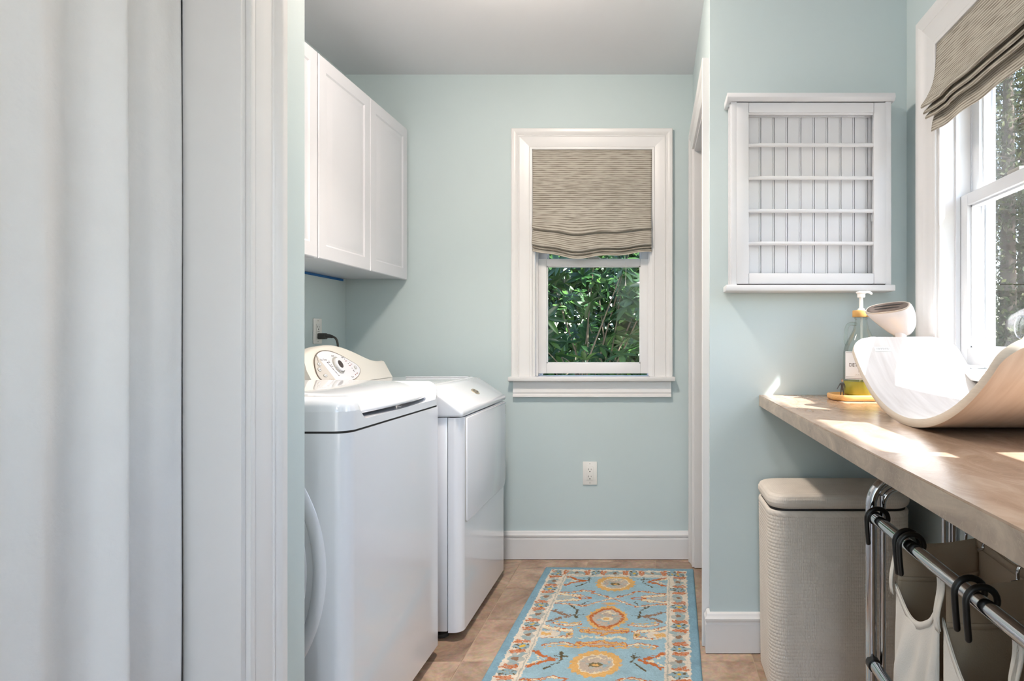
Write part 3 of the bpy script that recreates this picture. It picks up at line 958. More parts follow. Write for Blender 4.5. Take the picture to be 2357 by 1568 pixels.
# badge on the sloped panel
sl = Vector((DX1 + .003 + .812, 0, .842 - .9235)).normalized()   # down the slope
nrm_s = Vector((-sl.z, 0, sl.x))
def slope_pt(t, y, h=0.0):
    p = Vector((-.812, y, .9235)) + sl * t + nrm_s * h
    return p
def badge_poly(a, b, n=28):
    return [(a * math.cos(2 * math.pi * k / n) * (1 + .10 * math.sin(2 * math.pi * k / n)), b * math.sin(2 * math.pi * k / n)) for k in range(n)]
def disc_on(name, origin, ux, uy, poly, h, material, parent):
    o, ux, uy = Vector(origin), Vector(ux).normalized(), Vector(uy).normalized()
    nz = ux.cross(uy).normalized()
    bm = bmesh.new()
    A = [bm.verts.new(o + ux * u + uy * v) for u, v in poly]
    B = [bm.verts.new(o + ux * u * .97 + uy * v * .97 + nz * h) for u, v in poly]
    n = len(poly)
    for i in range(n):
        bm.faces.new((A[i], A[(i + 1) % n], B[(i + 1) % n], B[i]))
    bm.faces.new(B); bm.faces.new(A[::-1])
    return from_bm(name, bm, material, parent, 35)
M_BADGE = mat('badge_gold', rgb(186, 172, 148), 0.3, metal=0.6)
M_BADGE2 = mat('badge_core', rgb(112, 104, 92), 0.35, metal=0.4)
bo = slope_pt(.072, 2.715)
bd = disc_on('badge', bo, (0, 1, 0), -sl, badge_poly(.030, .019), .0022, M_BADGE, dryer)
disc_on('badge_core', bo + nrm_s * .0022, (0, 1, 0), -sl, badge_poly(.021, .012), .001, M_BADGE2, bd)
disc_on('badge_mark', bo + nrm_s * .0032, (0, 1, 0), -sl, badge_poly(.012, .003), .0006, M_BADGE, bd)

# console: swooping cream hood, loft along Y
ctl = [(2.338, 1.043), (2.39, 1.058), (2.45, 1.071), (2.52, 1.080), (2.58, 1.082), (2.64, 1.078), (2.70, 1.066), (2.76, 1.049), (2.82, 1.029), (2.88, 1.013), (2.93, 1.006), (2.96, 1.004), (3.002, 1.006)]
cyv = np.linspace(2.338, 3.002, 67)
czt = np.interp(cyv, [c[0] for c in ctl], [c[1] for c in ctl])
czt = np.convolve(np.pad(czt, 3, mode='edge'), np.ones(7) / 7, mode='valid')
rows = []
SB = Vector((-1.222, 0, .930))        # base of sloped face
for a in range(len(cyv)):
    y, zt = cyv[a], czt[a]
    endf = min(1.0, (y - 2.338) / .03)
    xb = SB.x - (1 - endf) * .012
    slope = (-1.298 - SB.x) / (1.082 - SB.z)
    xt = SB.x + slope * (zt - SB.z)
    prof = [(xb + .002, .9295), (xb, .933), (xb + slope * .5 * (zt - SB.z), SB.z + .5 * (zt - SB.z)), (xt + .004, zt - .010), (xt - .001, zt - .003), (xt - .012, zt), (xt - .045, zt - .004), (-1.385, zt - .02), (-1.395, zt - .04), (-1.395, .9295)]
    rows.append([(p[0], y, p[1]) for p in prof])
P = np.array(rows)
grid_mesh('console', P, None, M_PLASTIC, dryer, 40, closed_u=True, cap=True)
# tilted frame of the control face
cs = Vector((-1.298 - SB.x, 0, 1.082 - SB.z)).normalized()      # up the face
cn = Vector((0, 1, 0)).cross(cs) * 1.0
if cn.x < 0: cn = -cn
def face_pt(y, t, h=0.0):
    return Vector((SB.x, y, SB.z)) + cs * t + cn * h
# teardrop panel in (y, t) coordinates
tear = [(2.368, .055), (2.372, .030), (2.395, .014), (2.44, .005), (2.50, .002), (2.56, .002), (2.62, .008), (2.675, .022), (2.712, .042), (2.722, .058), (2.712, .074), (2.675, .094), (2.62, .120), (2.56, .140), (2.505, .146), (2.455, .140), (2.412, .120), (2.385, .092)]
def closed_smooth(pts, n=5):
    L = len(pts); out = []
    for i in range(L):
        p0, p1, p2, p3 = [np.array(pts[(i + k - 1) % L]) for k in range(4)]
        for k in range(n):
            t = k / n
            out.append(tuple(0.5 * ((2 * p1) + (-p0 + p2) * t + (2 * p0 - 5 * p1 + 4 * p2 - p3) * t * t + (-p0 + 3 * p1 - 3 * p2 + p3) * t ** 3)))
    return out
tear = closed_smooth(tear)
tc_ = np.mean(np.array(tear), axis=0)
def face_plate(name, poly, h0, h1, material, parent):
    bm = bmesh.new()
    A = [bm.verts.new(face_pt(u, v, h0)) for u, v in poly]
    B = [bm.verts.new(face_pt(u, v, h1)) for u, v in poly]
    n = len(poly)
    for i in range(n):
        bm.faces.new((A[i], A[(i + 1) % n], B[(i + 1) % n], B[i]))
    bm.faces.new(A[::-1]); bm.faces.new(B)
    return from_bm(name, bm, material, parent)
def scale_poly(poly, d):
    p = np.array(poly); c = p.mean(0); v = p - c; r = np.hypot(v[:, 0], v[:, 1])[:, None]
    return [tuple(q) for q in c + v * (r - d) / r]
cpan = face_plate('control_panel', tear, .0008, .0030, M_BRONZE, dryer)
face_plate('panel_face', scale_poly(tear, .0045), .003, .0036, M_LINER, cpan)
# left taupe zone of the panel
lp = [p for p in scale_poly(tear, .0046)]
split = lambda t: 2.452 - (t - .075) * .45
zone = [(min(y, split(t)), t) for (y, t) in lp if y < split(t) + .03]
face_plate('panel_zone', zone, .0036, .0039, M_TAUPE, cpan)
def ell(cy_, ct, a, b, rot=0, n=20):
    c, s = math.cos(rot), math.sin(rot)
    return [(cy_ + a * math.cos(2 * math.pi * k / n) * c - b * math.sin(2 * math.pi * k / n) * s, ct + a * math.cos(2 * math.pi * k / n) * s + b * math.sin(2 * math.pi * k / n) * c) for k in range(n)]
# dial
DYc, DTc = 2.552, .078
face_plate('dial_skirt', ell(DYc, DTc, .036, .036, 0, 32), .0036, .008, M_GREY, cpan)
kn = face_plate('dial', ell(DYc, DTc, .029, .029, 0, 32), .008, .0145, M_LINER, cpan)
face_plate('dial_cap', ell(DYc, DTc, .0165, .0165, 0, 28), .0145, .0155, M_PRINT, cpan)
for k in range(9):
    a = R(200 + k * 17)
    face_plate('dial_mark', ell(DYc + .0325 * math.cos(a), DTc + .0325 * math.sin(a), .002, .0012, a, 6), .0081, .0085, M_PRINT, cpan)
for (y, t, a, b) in ((2.413, .088, .013, .008), (2.397, .066, .012, .008), (2.418, .040, .015, .0065), (2.683, .062, .010, .008)):
    bt = face_plate('button', ell(y, t, a, b), .0036, .0058, M_GREY, cpan)
    face_plate('button_face', ell(y, t, a * .72, b * .68), .0058, .0064, M_LINER, cpan)
    face_plate('button_mark', ell(y + .001, t, a * .28, b * .25, 0, 8), .0064, .0067, M_PRINT, cpan)
for (y, t, a, b, mm) in ((2.627, .103, .002, .002, M_PRINT), (2.632, .094, .010, .0013, M_PRINTRED), (2.640, .082, .002, .002, M_PRINT), (2.646, .073, .010, .0013, M_PRINTRED),
                     (2.652, .060, .002, .002, M_PRINT), (2.656, .050, .006, .0015, M_PRINT), (2.656, .044, .005, .0013, M_PRINT), (2.658, .087, .002, .002, M_PRINT), (2.664, .078, .008, .0013, M_PRINTRED),
                     (2.655, .030, .003, .003, M_PRINTRED), (2.668, .034, .002, .003, M_PRINTRED), (2.677, .036, .003, .003, M_PRINTRED),
                     (2.497, .098, .002, .002, M_PRINT), (2.492, .092, .010, .0011, M_PRINT), (2.500, .082, .002, .002, M_PRINT), (2.503, .075, .008, .0011, M_PRINT)):
    face_plate('print_mark', ell(y, t, a, b, 0, 10), .0036, .0040, mm, cpan)
# slider line
a0, a1 = (2.480, .093), (2.518, .034)
ln = [(a0[0] - .0009, a0[1]), (a1[0] - .0009, a1[1]), (a1[0] + .0009, a1[1]), (a0[0] + .0009, a0[1])]
face_plate('scale_line', ln, .0036, .0041, M_PRINT, cpan)
for k in range(5):
    f = k / 4
    face_plate('print_mark', ell(a0[0] + (a1[0] - a0[0]) * f, a0[1] + (a1[1] - a0[1]) * f, .0028, .0022, 0, 8), .0036, .0042, M_PRINT, cpan)
def face_text(s, y, t, size, mm):
    text_mesh('lettering', s, size, frame_mtx(face_pt(y, t, .0038), (0, 1, 0), cs), mm, cpan, .0001)
face_text('Dry Temp', 2.462, .105, .011, M_PRINT)
face_text('dryer', 2.545, .120, .010, M_PRINT)
face_text('Cycles', 2.452, .022, .013, M_PRINTRED)
face_text('Signal', 2.618, .112, .009, M_PRINT)
face_text('Start', 2.622, .022, .010, M_PRINT)

# ------------------------------------------------------------------ wall cabinets
def raised_door(name, x, y0, y1, z0, z1, t, material, parent):
    """door in YZ plane facing +X, concentric rings for stile frame, groove, raised field"""
    rings = [(0, -t), (0, -.003), (.003, 0), (.052, 0), (.058, -.005), (.064, -.0055), (.070, -.0045), (.092, .0005), (.10, .001)]
    bm = bmesh.new()
    prev = None
    first = None
    for (i_, d) in rings:
        vs_ = [bm.verts.new((x + d, yy, zz)) for yy, zz in ((y0 + i_, z0 + i_), (y1 - i_, z0 + i_), (y1 - i_, z1 - i_), (y0 + i_, z1 - i_))]
        if prev:
            for k in range(4):
                bm.faces.new((prev[k], prev[(k + 1) % 4], vs_[(k + 1) % 4], vs_[k]))
        else:
            first = vs_
        prev = vs_
    bm.faces.new(prev); bm.faces.new(first[::-1])
    return from_bm(name, bm, material, parent, 20)
CX, CZ0, CZ1 = -1.232, 1.408, 2.163
def cabinet(label, y0, y1, splits):
    c = thing('wall_cabinet', label, 'cabinet', 'white wall cabinets over the laundry machines')
    box('body', XL + .003, CX - .021, y0, y1, CZ0 + .004, CZ1, M_CAB, c, .001)
    box('light_rail', XL + .003, CX - .024, y0 + .02, y1 - .02, CZ0, CZ0 + .004, M_CAB, c)
    e = [y0] + splits + [y1]
    for a, b in zip(e[:-1], e[1:]):
        raised_door('door', CX, a + .0015, b - .0015, CZ0 - .004, CZ1 - .002, .019, M_CAB, c)
    return c
cabinet('white two-door wall cabinet above the dryer against the back wall', 2.362, 3.215, [2.795])
cabinet('white wall cabinet above the washer, mostly hidden by the doorway edge', 1.475, 2.356, [1.915])
tag(box('masking_tape', XL + .0005, XL + .003, 2.60, 3.20, CZ0 - .012, CZ0 - .001, M_TAPE), 'strip of blue painter tape under the wall cabinet', 'tape')

# ------------------------------------------------------------------ outlets and cord
def outlet(name, label, T, gf=False):
    o = thing(name, label, 'outlet')
    def pl(nm, u0, u1, z0, z1, n0, n1, m, par, bev=0):
        p, q = T(u0, n0, z0), T(u1, n1, z1)
        return box(nm, p[0], q[0], p[1], q[1], p[2], q[2], m, par, bev)
    pl('cover_plate', -.036, .036, -.0585, .0585, 0, .006, M_OUTLET, o, .0025)
    ins = pl('receptacle', -.0168, .0168, -.0335, .0335, .006, .0082, M_OUTLET, o, .0012)
    for zc in (.017, -.019):
        pl('slot', -.0075, -.0055, zc - .001, zc + .008, .0082, .0086, M_DARK, ins)
        pl('slot', .0055, .0073, zc, zc + .007, .0082, .0086, M_DARK, ins)
        pl('ground_hole', -.0026, .0026, zc - .0105, zc - .0055, .0082, .0086, M_DARK, ins)
    if gf:
        pl('test_button', -.008, .008, -.0035, .0005, .0082, .0092, M_GREY, ins)
    for zc in (-.048, .048):
        pl('screw', -.0025, .0025, zc - .0025, zc + .0025, .006, .0068, M_GREY, o)
    return o
outlet('wall_outlet', 'white duplex outlet low on the back wall under the window', lambda u, n, z: (-.317 + u, YB - n, .432 + z))
outlet('wall_outlet', 'white outlet with a grey plug above the dryer console', lambda u, n, z: (XL + n, 2.952 + u, 1.143 + z), True)
pc = thing('power_cord', 'grey plug and cord hanging behind the dryer console', 'cord')
py_, pz = 2.952, 1.121
prism('plug', [(py_ - .014, pz - .015), (py_ + .014, pz - .015), (py_ + .014, pz + .013), (py_ - .014, pz + .013)], 'x', XL + .0088, XL + .045, M_RUBBER, pc, .005)
tube('strain_relief', [(XL + .044, py_, pz), (XL + .058, py_ + .002, pz - .001), (XL + .072, py_ + .004, pz - .004)], [.010, .009, .007], M_RUBBER, pc, 12)
tube('cord', smooth_path([(XL + .07, py_ + .004, pz - .003), (XL + .085, py_ + .006, pz - .012), (XL + .093, py_ + .008, pz - .04), (XL + .094, py_ + .008, pz - .10), (XL + .09, py_, pz - .2)], 6), .0048, M_RUBBER, pc, 10)

# ------------------------------------------------------------------ curtain in the closet opening
def curtain():
    zs = np.linspace(.03, 2.14, 90)
    s = np.linspace(0, 1, 420)
    # fold path: list of (Y, X) control points, far end at the jamb
    pts = [(0.07, -.905), (.12, -.86), (.17, -.915), (.23, -.87), (.30, -.925), (.37, -.86), (.44, -.92), (.51, -.865), (.58, -.93), (.65, -.872),
           (.72, -.915), (.79, -.880), (.845, -.888), (.875, -.893), (.905, -.886), (.928, -.882), (.955, -.892), (.990, -.906), (1.022, -.904), (1.046, -.888), (1.062, -.877), (1.071, -.8765), (1.076, -.888), (1.080, -.904), (1.098, -.914), (1.128, -.912), (1.158, -.9015), (1.185, -.899), (1.208, -.9005), (1.2225, -.8995)]
    path = np.array([(p.x, p.y) for p in smooth_path([(a, b, 0) for a, b in pts], 16)])
    L = np.concatenate([[0], np.cumsum(np.hypot(*np.diff(path, axis=0).T))])
    q = np.linspace(0, L[-1], 420)
    Y = np.interp(q, L, path[:, 0]); X = np.interp(q, L, path[:, 1])
    P = np.zeros((len(zs), len(q), 3))
    ph = rng.uniform(0, 6.28, 8)
    for i, z in enumerate(zs):
        k = (2.14 - z) / 2.11
        sway = .004 * np.sin(q * 9 + z * 1.7 + ph[0]) * k + .0022 * np.sin(q * 23 + z * 3.1 + ph[1]) * k + .0012 * np.sin(q * 45 - z * 7 + ph[2])
        P[i, :, 0] = X + sway
        P[i, :, 1] = Y + .003 * np.sin(z * 2.2 + q * 6 + ph[3]) * k - np.clip((1.1 - z) / 1.1, 0, 1) ** 1.5 * .012 * np.clip((Y - 1.0) / .2, 0, 1)
        P[i, :, 2] = z
    c = thing('curtain', 'floor-length white cotton curtain in the closet opening', 'curtain')
    UV = np.zeros(P.shape[:2] + (2,))
    UV[..., 0] = q[None, :]; UV[..., 1] = zs[:, None]
    o = grid_mesh('curtain_panel', P, UV, M_CURTAIN, c, 180)
    solidify(o, .0016)
    tube('rod', [(-.895, .066, 2.075), (-.895, 1.224, 2.075)], .008, M_CHROME, c, 12)
    return c
curtain()
# ------------------------------------------------------------------ drying rack on the wall
rack = thing('drying_rack', 'white wall-mounted wooden drying rack with beadboard back and rods', 'drying rack')
RY = YF - .083            # front plane
rx0, rx1, rz0, rz1 = .2655, .811, 1.289, 1.913
box('side_panel', rx0, rx0 + .020, RY, YF - .002, rz0, rz1, M_RACK, rack, .002)
box('side_panel', rx1 - .020, rx1, RY, YF - .002, rz0, rz1, M_RACK, rack, .002)
# little bead along the outer side
box('side_bead', rx0 - .003, rx0, RY + .012, RY + .022, rz0, rz1, M_RACK, rack)
box('side_bead', rx0 - .003, rx0, RY + .050, RY + .060, rz0, rz1, M_RACK, rack)
prism('top_cap', [(RY - .016, rz1 + .010), (RY - .012, rz1 + .026), (YF - .002, rz1 + .026), (YF - .002, rz1), (RY - .004, rz1)], 'x', rx0 - .014, rx1 + .010, M_RACK, rack, .002)
box('bottom_shelf', rx0 - .018, rx1 + .010, RY - .012, YF - .002, rz0 - .021, rz0, M_RACK, rack, .003)
# hinged drying frame
fy0, fy1 = RY - .002, RY + .022
ix0, ix1 = .2845, .7925
zA, zB = rz0 + .004, rz1 - .004
fr = box('frame_stile', ix0, ix0 + .041, fy0, fy1, zA, zB, M_RACK, rack, .0018)
box('frame_stile', ix1 - .041, ix1, fy0, fy1, zA, zB, M_RACK, rack, .0018)
box('frame_rail', ix0 + .0415, ix1 - .0415, fy0 + .001, fy1, zA, zA + .036, M_RACK, rack, .0018)
box('frame_rail', ix0 + .0415, ix1 - .0415, fy0 + .001, fy1, zB - .034, zB, M_RACK, rack, .0018)
for k, z in enumerate((1.100 + (783 - 255.5) / 680., 1.1 + (783 - 329) / 680., 1.1 + (783 - 405.5) / 680., 1.1 + (783 - 482) / 680., 1.1 + (783 - 557.5) / 680.)):
    tube('rod', [(ix0 + .040, fy0 + .011, z), (ix1 - .040, fy0 + .011, z)], .0068 if k else .006, M_RACK, rack, 14)
box('gap_strip', ix0 - .0018, ix0 - .0002, RY + .004, RY + .02, zA, zB, M_DARK, rack)
box('gap_strip', ix1 + .0002, ix1 + .0018, RY + .004, RY + .02, zA, zB, M_DARK, rack)
box('gap_strip', ix0, ix1, RY + .004, RY + .02, zA - .0025, zA - .0004, M_DARK, rack)
# beadboard back: separate planks with a bead at each edge
px0 = rx0 + .020
npl = 12
pw = .0463
xs = .3265 - .0463
k = 0
while xs < rx1 - .021:
    a, b = max(xs, px0), min(xs + pw, rx1 - .020)
    if b - a > .004:
        yb = RY + .036
        bm = bmesh.new()
        prof = [(a + .0008, yb + .009), (a + .0008, yb + .0014), (a + .0018, yb), (b - .0072, yb), (b - .0062, yb + .0028), (b - .0052, yb + .0006), (b - .0030, yb), (b - .0014, yb + .0006), (b - .0004, yb + .0028), (b - .0002, yb + .009)]
        if b - a < .02:
            prof = [(a + .0006, yb + .009), (a + .0006, yb), (b - .0006, yb), (b - .0006, yb + .009)]
        add_prism(bm, prof, 'z', rz0 + .001, rz1 - .001)
        from_bm('plank', bm, M_RACK, rack, 20)
    xs += pw
box('back_rail', px0, rx1 - .020, RY + .027, RY + .0355, 1.1 + (783 - 273) / 662., rz1 - .001, M_RACK, rack, .001)
box('latch', ix1 - .0445, ix1 - .0415, fy0 + .012, fy0 + .018, 1.508, 1.53, M_RACK, rack, .0008)

# ------------------------------------------------------------------ countertop
CT, CBOT = .908, .870
counter = thing('countertop', 'brown laminate worktop running under the windows', 'countertop')
bm = bmesh.new()
add_box(bm, .3755, XR - .0005, -1.2, YF - .0005, CT - .003, CT)
from_bm('top_sheet', bm, M_CTOP, counter)
box('slab', .3775, XR - .0005, -1.2, YF - .0005, CBOT, CT - .003, M_CEDGE, counter)
box('edge_strip', .3745, .3775, -1.2, YF - .0005, CBOT, CT - .0032, M_CEDGE, counter)
box('end_support', .42, XR - .0005, -1.2, -1.17, 0.003, CBOT, M_CEDGE, counter)

# ------------------------------------------------------------------ balance board
def bmat_wood(name, ca, cb):
    m, nt, out = new_mat(name)
    b = principled(nt, ca, 0.42, spec=0.4)
    uv = nt.nodes.new('ShaderNodeTexCoord')
    mp = nt.nodes.new('ShaderNodeMapping'); mp.inputs['Scale'].default_value = (60, 5, 1); mp.inputs['Rotation'].default_value = (0, 0, R(4))
    nt.links.new(uv.outputs['UV'], mp.inputs['Vector'])
    n1 = nt.nodes.new('ShaderNodeTexNoise'); n1.inputs['Scale'].default_value = 1; n1.inputs['Detail'].default_value = 6; n1.inputs['Distortion'].default_value = .4
    nt.links.new(mp.outputs[0], n1.inputs['Vector'])
    cr = nt.nodes.new('ShaderNodeValToRGB'); e = cr.color_ramp.elements
    e[0].position = .3; e[0].color = cb; e[1].position = .65; e[1].color = ca
    nt.links.new(n1.outputs['Fac'], cr.inputs[0]); nt.links.new(cr.outputs[0], b.inputs['Base Color'])
    nt.links.new(b.outputs[0], out.inputs['Surface'])
    return m
M_BWHITE = bmat_wood('board_whitewash', rgb(206, 203, 200), rgb(190, 185, 181))
M_BEECH = bmat_wood('board_beech', rgb(226, 208, 191), rgb(210, 188, 168))
M_BEDGE = mat('board_ply_edge', rgb(206, 196, 182), .5, var=.06, vscale=8, stretch=(4, 4, 120))
def balance_board():
    t = thing('balance_board', 'curved plywood balance board rocking on the counter', 'balance board')
    Ro, th = .576, .018
    yc, x0, x1 = 1.4475, .572, .872
    ph = math.asin(.4275 / Ro)
    na, nw = 121, 25
    ang = np.linspace(-ph, ph, na)
    arc = (ang + ph) * Ro
    Ltot = 2 * ph * Ro
    rc = .062
    e = np.minimum(arc, Ltot - arc)
    ins = np.where(e < rc, rc - np.sqrt(np.maximum(rc ** 2 - (rc - e) ** 2, 0)), 0)
    w0 = x0 + ins; w1 = x1 - ins
    tt = np.linspace(0, 1, nw)
    def surf(r):
        P = np.zeros((na, nw, 3)); UV = np.zeros((na, nw, 2))
        for i in range(na):
            X = w0[i] + (w1[i] - w0[i]) * tt
            P[i, :, 0] = X
            P[i, :, 1] = yc + r * math.sin(ang[i])
            P[i, :, 2] = CT + .0005 + Ro - r * math.cos(ang[i])
            UV[i, :, 0] = X; UV[i, :, 1] = arc[i]
        return P, UV
    Pi, Ui = surf(Ro - th)
    Po, Uo = surf(Ro)
    grid_mesh('inner_face', Pi, Ui, M_BWHITE, t, 180)
    grid_mesh('outer_face', Po, Uo, M_BEECH, t, 180)
    # plywood edge band: ring of both borders with rounded section
    def border(P):
        return np.concatenate([P[:, 0], P[-1, 1:], P[::-1, -1][1:], P[0, ::-1][1:-1]])
    bi, bo_ = border(Pi), border(Po)
    cen = np.array([(x0 + x1) / 2, yc, 0])
    mid = (bi + bo_) / 2
    outv = np.zeros_like(mid)
    outv[:, 0] = np.where(mid[:, 0] < cen[0] - .12, -1, np.where(mid[:, 0] > cen[0] + .12, 1, 0))
    rows = [bi, bi * .8 + bo_ * .2 + outv * .0018, mid + outv * .0022, bi * .2 + bo_ * .8 + outv * .0018, bo_]
    grid_mesh('edge_band', np.array(rows), None, M_BEDGE, t, 40, closed_u=True)
    # barcode sticker near the far end, following the curve
    M_STICK = mat('sticker_white', rgb(238, 240, 246), .5)
    a = math.asin((1.855 - yc) / (Ro - th))
    def sp(u, v, h):
        aa = ph * .915 - v / Ro
        r = Ro - th - h
        return (u, yc + r * math.sin(aa), CT + .0005 + Ro - r * math.cos(aa))
    def patch(nm, u0, u1, v0, v1, h, m, par):
        bm = bmesh.new()
        q = [bm.verts.new(sp(u, v, h)) for (u, v) in ((u0, v0), (u1, v0), (u1, v1), (u0, v1))]
        bm.faces.new(q)
        return from_bm(nm, bm, m, par)
    st = patch('sticker', .632, .678, .002, .020, .0008, M_STICK, t)
    random.seed(3)
    u = .636
    while u < .674:
        w = random.choice((.0008, .0012, .002))
        patch('bar', u, u + w, .005, .014, .0013, M_GREY, st)
        u += w + random.choice((.001, .0016))
    return t
balance_board()

# ------------------------------------------------------------------ bamboo tray, jug, figurine, steamer
tz = CT + .0005
tray = thing('bamboo_tray', 'oblong bamboo tray under the detergent jug', 'tray')
def tray_mesh():
    cx, cy_, hx, hy = .700, 2.085, .1265, .078
    rows = []
    n = 64
    prof = [(-.004, 0.0), (-.001, .004), (0, .010), (0, .017), (-.003, .020), (-.008, .0195), (-.012, .014), (-.016, .010), (-.03, .009), (-.06, .009)]
    for (d, z) in prof:
        poly = rrect(cx - hx - d * 1.0, cx + hx + d * 1.0, cy_ - hy - d, cy_ + hy + d, max(.055 + d, .006), 15) if False else rrect(cx - hx - d, cx + hx + d, cy_ - hy - d, cy_ + hy + d, max(.058 + d, .004), 15)
        rows.append([(a, b, tz + z) for a, b in poly])
    return np.array(rows)
def tray_rows():
    cx, cy_, hx, hy = .700, 2.085, .1265, .078
    rows = []
    for (d, z) in [(-.006, 0.0), (-.001, .003), (0, .008), (0, .016), (-.002, .0185), (-.006, .019), (-.010, .0165), (-.014, .011), (-.02, .009), (-.05, .009)]:
        rows.append([(a, b, tz + z) for a, b in rrect(cx - hx - d, cx + hx + d, cy_ - hy - d, cy_ + hy + d, .058 + d, 15)])
    return np.array(rows)
grid_mesh('tray_body', tray_rows(), None, M_BAMBOO, tray, 50, closed_u=True, cap=True)

jz = tz + .0098
JX, JY = .688, 2.118
jug = thing('detergent_jug', 'glass detergent jug with a white pump and wooden collar', 'jug')
jp = [(0, .003), (.030, .001), (.050, .0005), (.0555, .004), (.0575, .010), (.0575, .120), (.0565, .145), (.052, .165), (.044, .182), (.034, .200), (.026, .217), (.0215, .235), (.0195, .250), (.0200, .252), (.0215, .254), (.0215, .260), (.0195, .262)]
lathe('glass_body', jp, M_JUG, jug, 40, (JX, JY, jz))
def liquid_mat():
    m, nt, out = new_mat('detergent_liquid')
    b = principled(nt, rgb(216, 212, 104), .1, spec=.5)
    t = nt.nodes.new('ShaderNodeBsdfTransparent'); t.inputs['Color'].default_value = (.90, .89, .45, 1)
    mx = nt.nodes.new('ShaderNodeMixShader'); mx.inputs[0].default_value = .55
    nt.links.new(t.outputs[0], mx.inputs[1]); nt.links.new(b.outputs[0], mx.inputs[2]); nt.links.new(mx.outputs[0], out.inputs['Surface'])
    return m
lathe('detergent', [(0, .005), (.050, .004), (.0555, .011), (.0555, .048), (0, .048)], liquid_mat(), jug, 40, (JX, JY, jz))
M_WPLAST = mat('white_plastic', rgb(242, 242, 242), .35)
lathe('collar', [(.0215, .259), (.0275, .259), (.0280, .261), (.0280, .279), (.0270, .281), (0, .281)], mat('collar_wood', rgb(204, 158, 92), .45, var=.1, vscale=30), jug, 40, (JX, JY, jz))
lathe('pump_stem', [(.0125, .281), (.0105, .287), (.0065, .288), (.0060, .322), (.0062, .323), (.0118, .324), (.0128, .328), (.0128, .336), (.0155, .337), (.0165, .3395), (.016, .3425), (.006, .3445), (0, .3445)], M_WPLAST, jug, 28, (JX, JY, jz))
sp_ = [(JX + .008, JY, jz + .341), (JX + .018, JY - .002, jz + .3418), (JX + .027, JY - .004, jz + .3405), (JX + .032, JY - .005, jz + .3365)]
tube('pump_spout', smooth_path(sp_, 4), .0042, M_WPLAST, jug, 12, True)
tube('dip_tube', [(JX + .001, JY, jz + .281), (JX + .002, JY, jz + .15), (JX - .004, JY - .004, jz + .012)], .0042, mat('clear_tube', rgb(232, 236, 232), .3), jug, 10)
hd = smooth_path([(JX - .0195, JY, jz + .236), (JX - .033, JY, jz + .237), (JX - .0455, JY, jz + .229), (JX - .050, JY, jz + .208), (JX - .0515, JY, jz + .188), (JX - .049, JY, jz + .172)], 6)
tube('handle', hd, .0062, M_JUG, jug, 12, True)
# paper label wrapped on the front
def label_patch(a0, a1, z0, z1, r, m, nm, par, n=24):
    th = np.linspace(a0, a1, n)
    P = np.zeros((2, n, 3))
    for i, z in enumerate((z0, z1)):
        P[i, :, 0] = JX + r * np.sin(th); P[i, :, 1] = JY - r * np.cos(th); P[i, :, 2] = jz + z
    return grid_mesh(nm, P, None, m, par, 180)
M_LABEL = mat('paper_label', rgb(226, 230, 236), .6)
lab = label_patch(R(-76), R(50), .056, .146, .0581, M_LABEL, 'paper_label', jug)
for (z0, z1) in ((.0585, .0595), (.0635, .0642), (.142, .1428)):
    label_patch(R(-72), R(46), z0, z1, .0584, M_PRINT, 'rule_line', lab)
def wrap_text(s, size, zc, a_center, r, mm):
    cu = bpy.data.curves.new('t', 'FONT'); cu.body = s; cu.size = size; cu.align_x = 'CENTER'; cu.align_y = 'CENTER'
    tmp = bpy.data.objects.new('t', cu); C.objects.link(tmp); bpy.context.view_layer.update()
    me = bpy.data.meshes.new_from_object(tmp.evaluated_get(bpy.context.evaluated_depsgraph_get()))
    bpy.data.objects.remove(tmp); bpy.data.curves.remove(cu)
    for v in me.vertices:
        a = a_center + v.co.x / r
        v.co = (JX + r * math.sin(a), JY - r * math.cos(a), jz + zc + v.co.y)
    return link('lettering', me, mm, lab)
wrap_text('DETERGENT', .0165, .102, R(-13), .0585, M_PRINT)
wrap_text('> - - <', .011, .081, R(-13), .0585, M_PRINT)
wrap_text('LAUNDRY  ROOM', .006, .0705, R(-13), .0585, M_GREY)

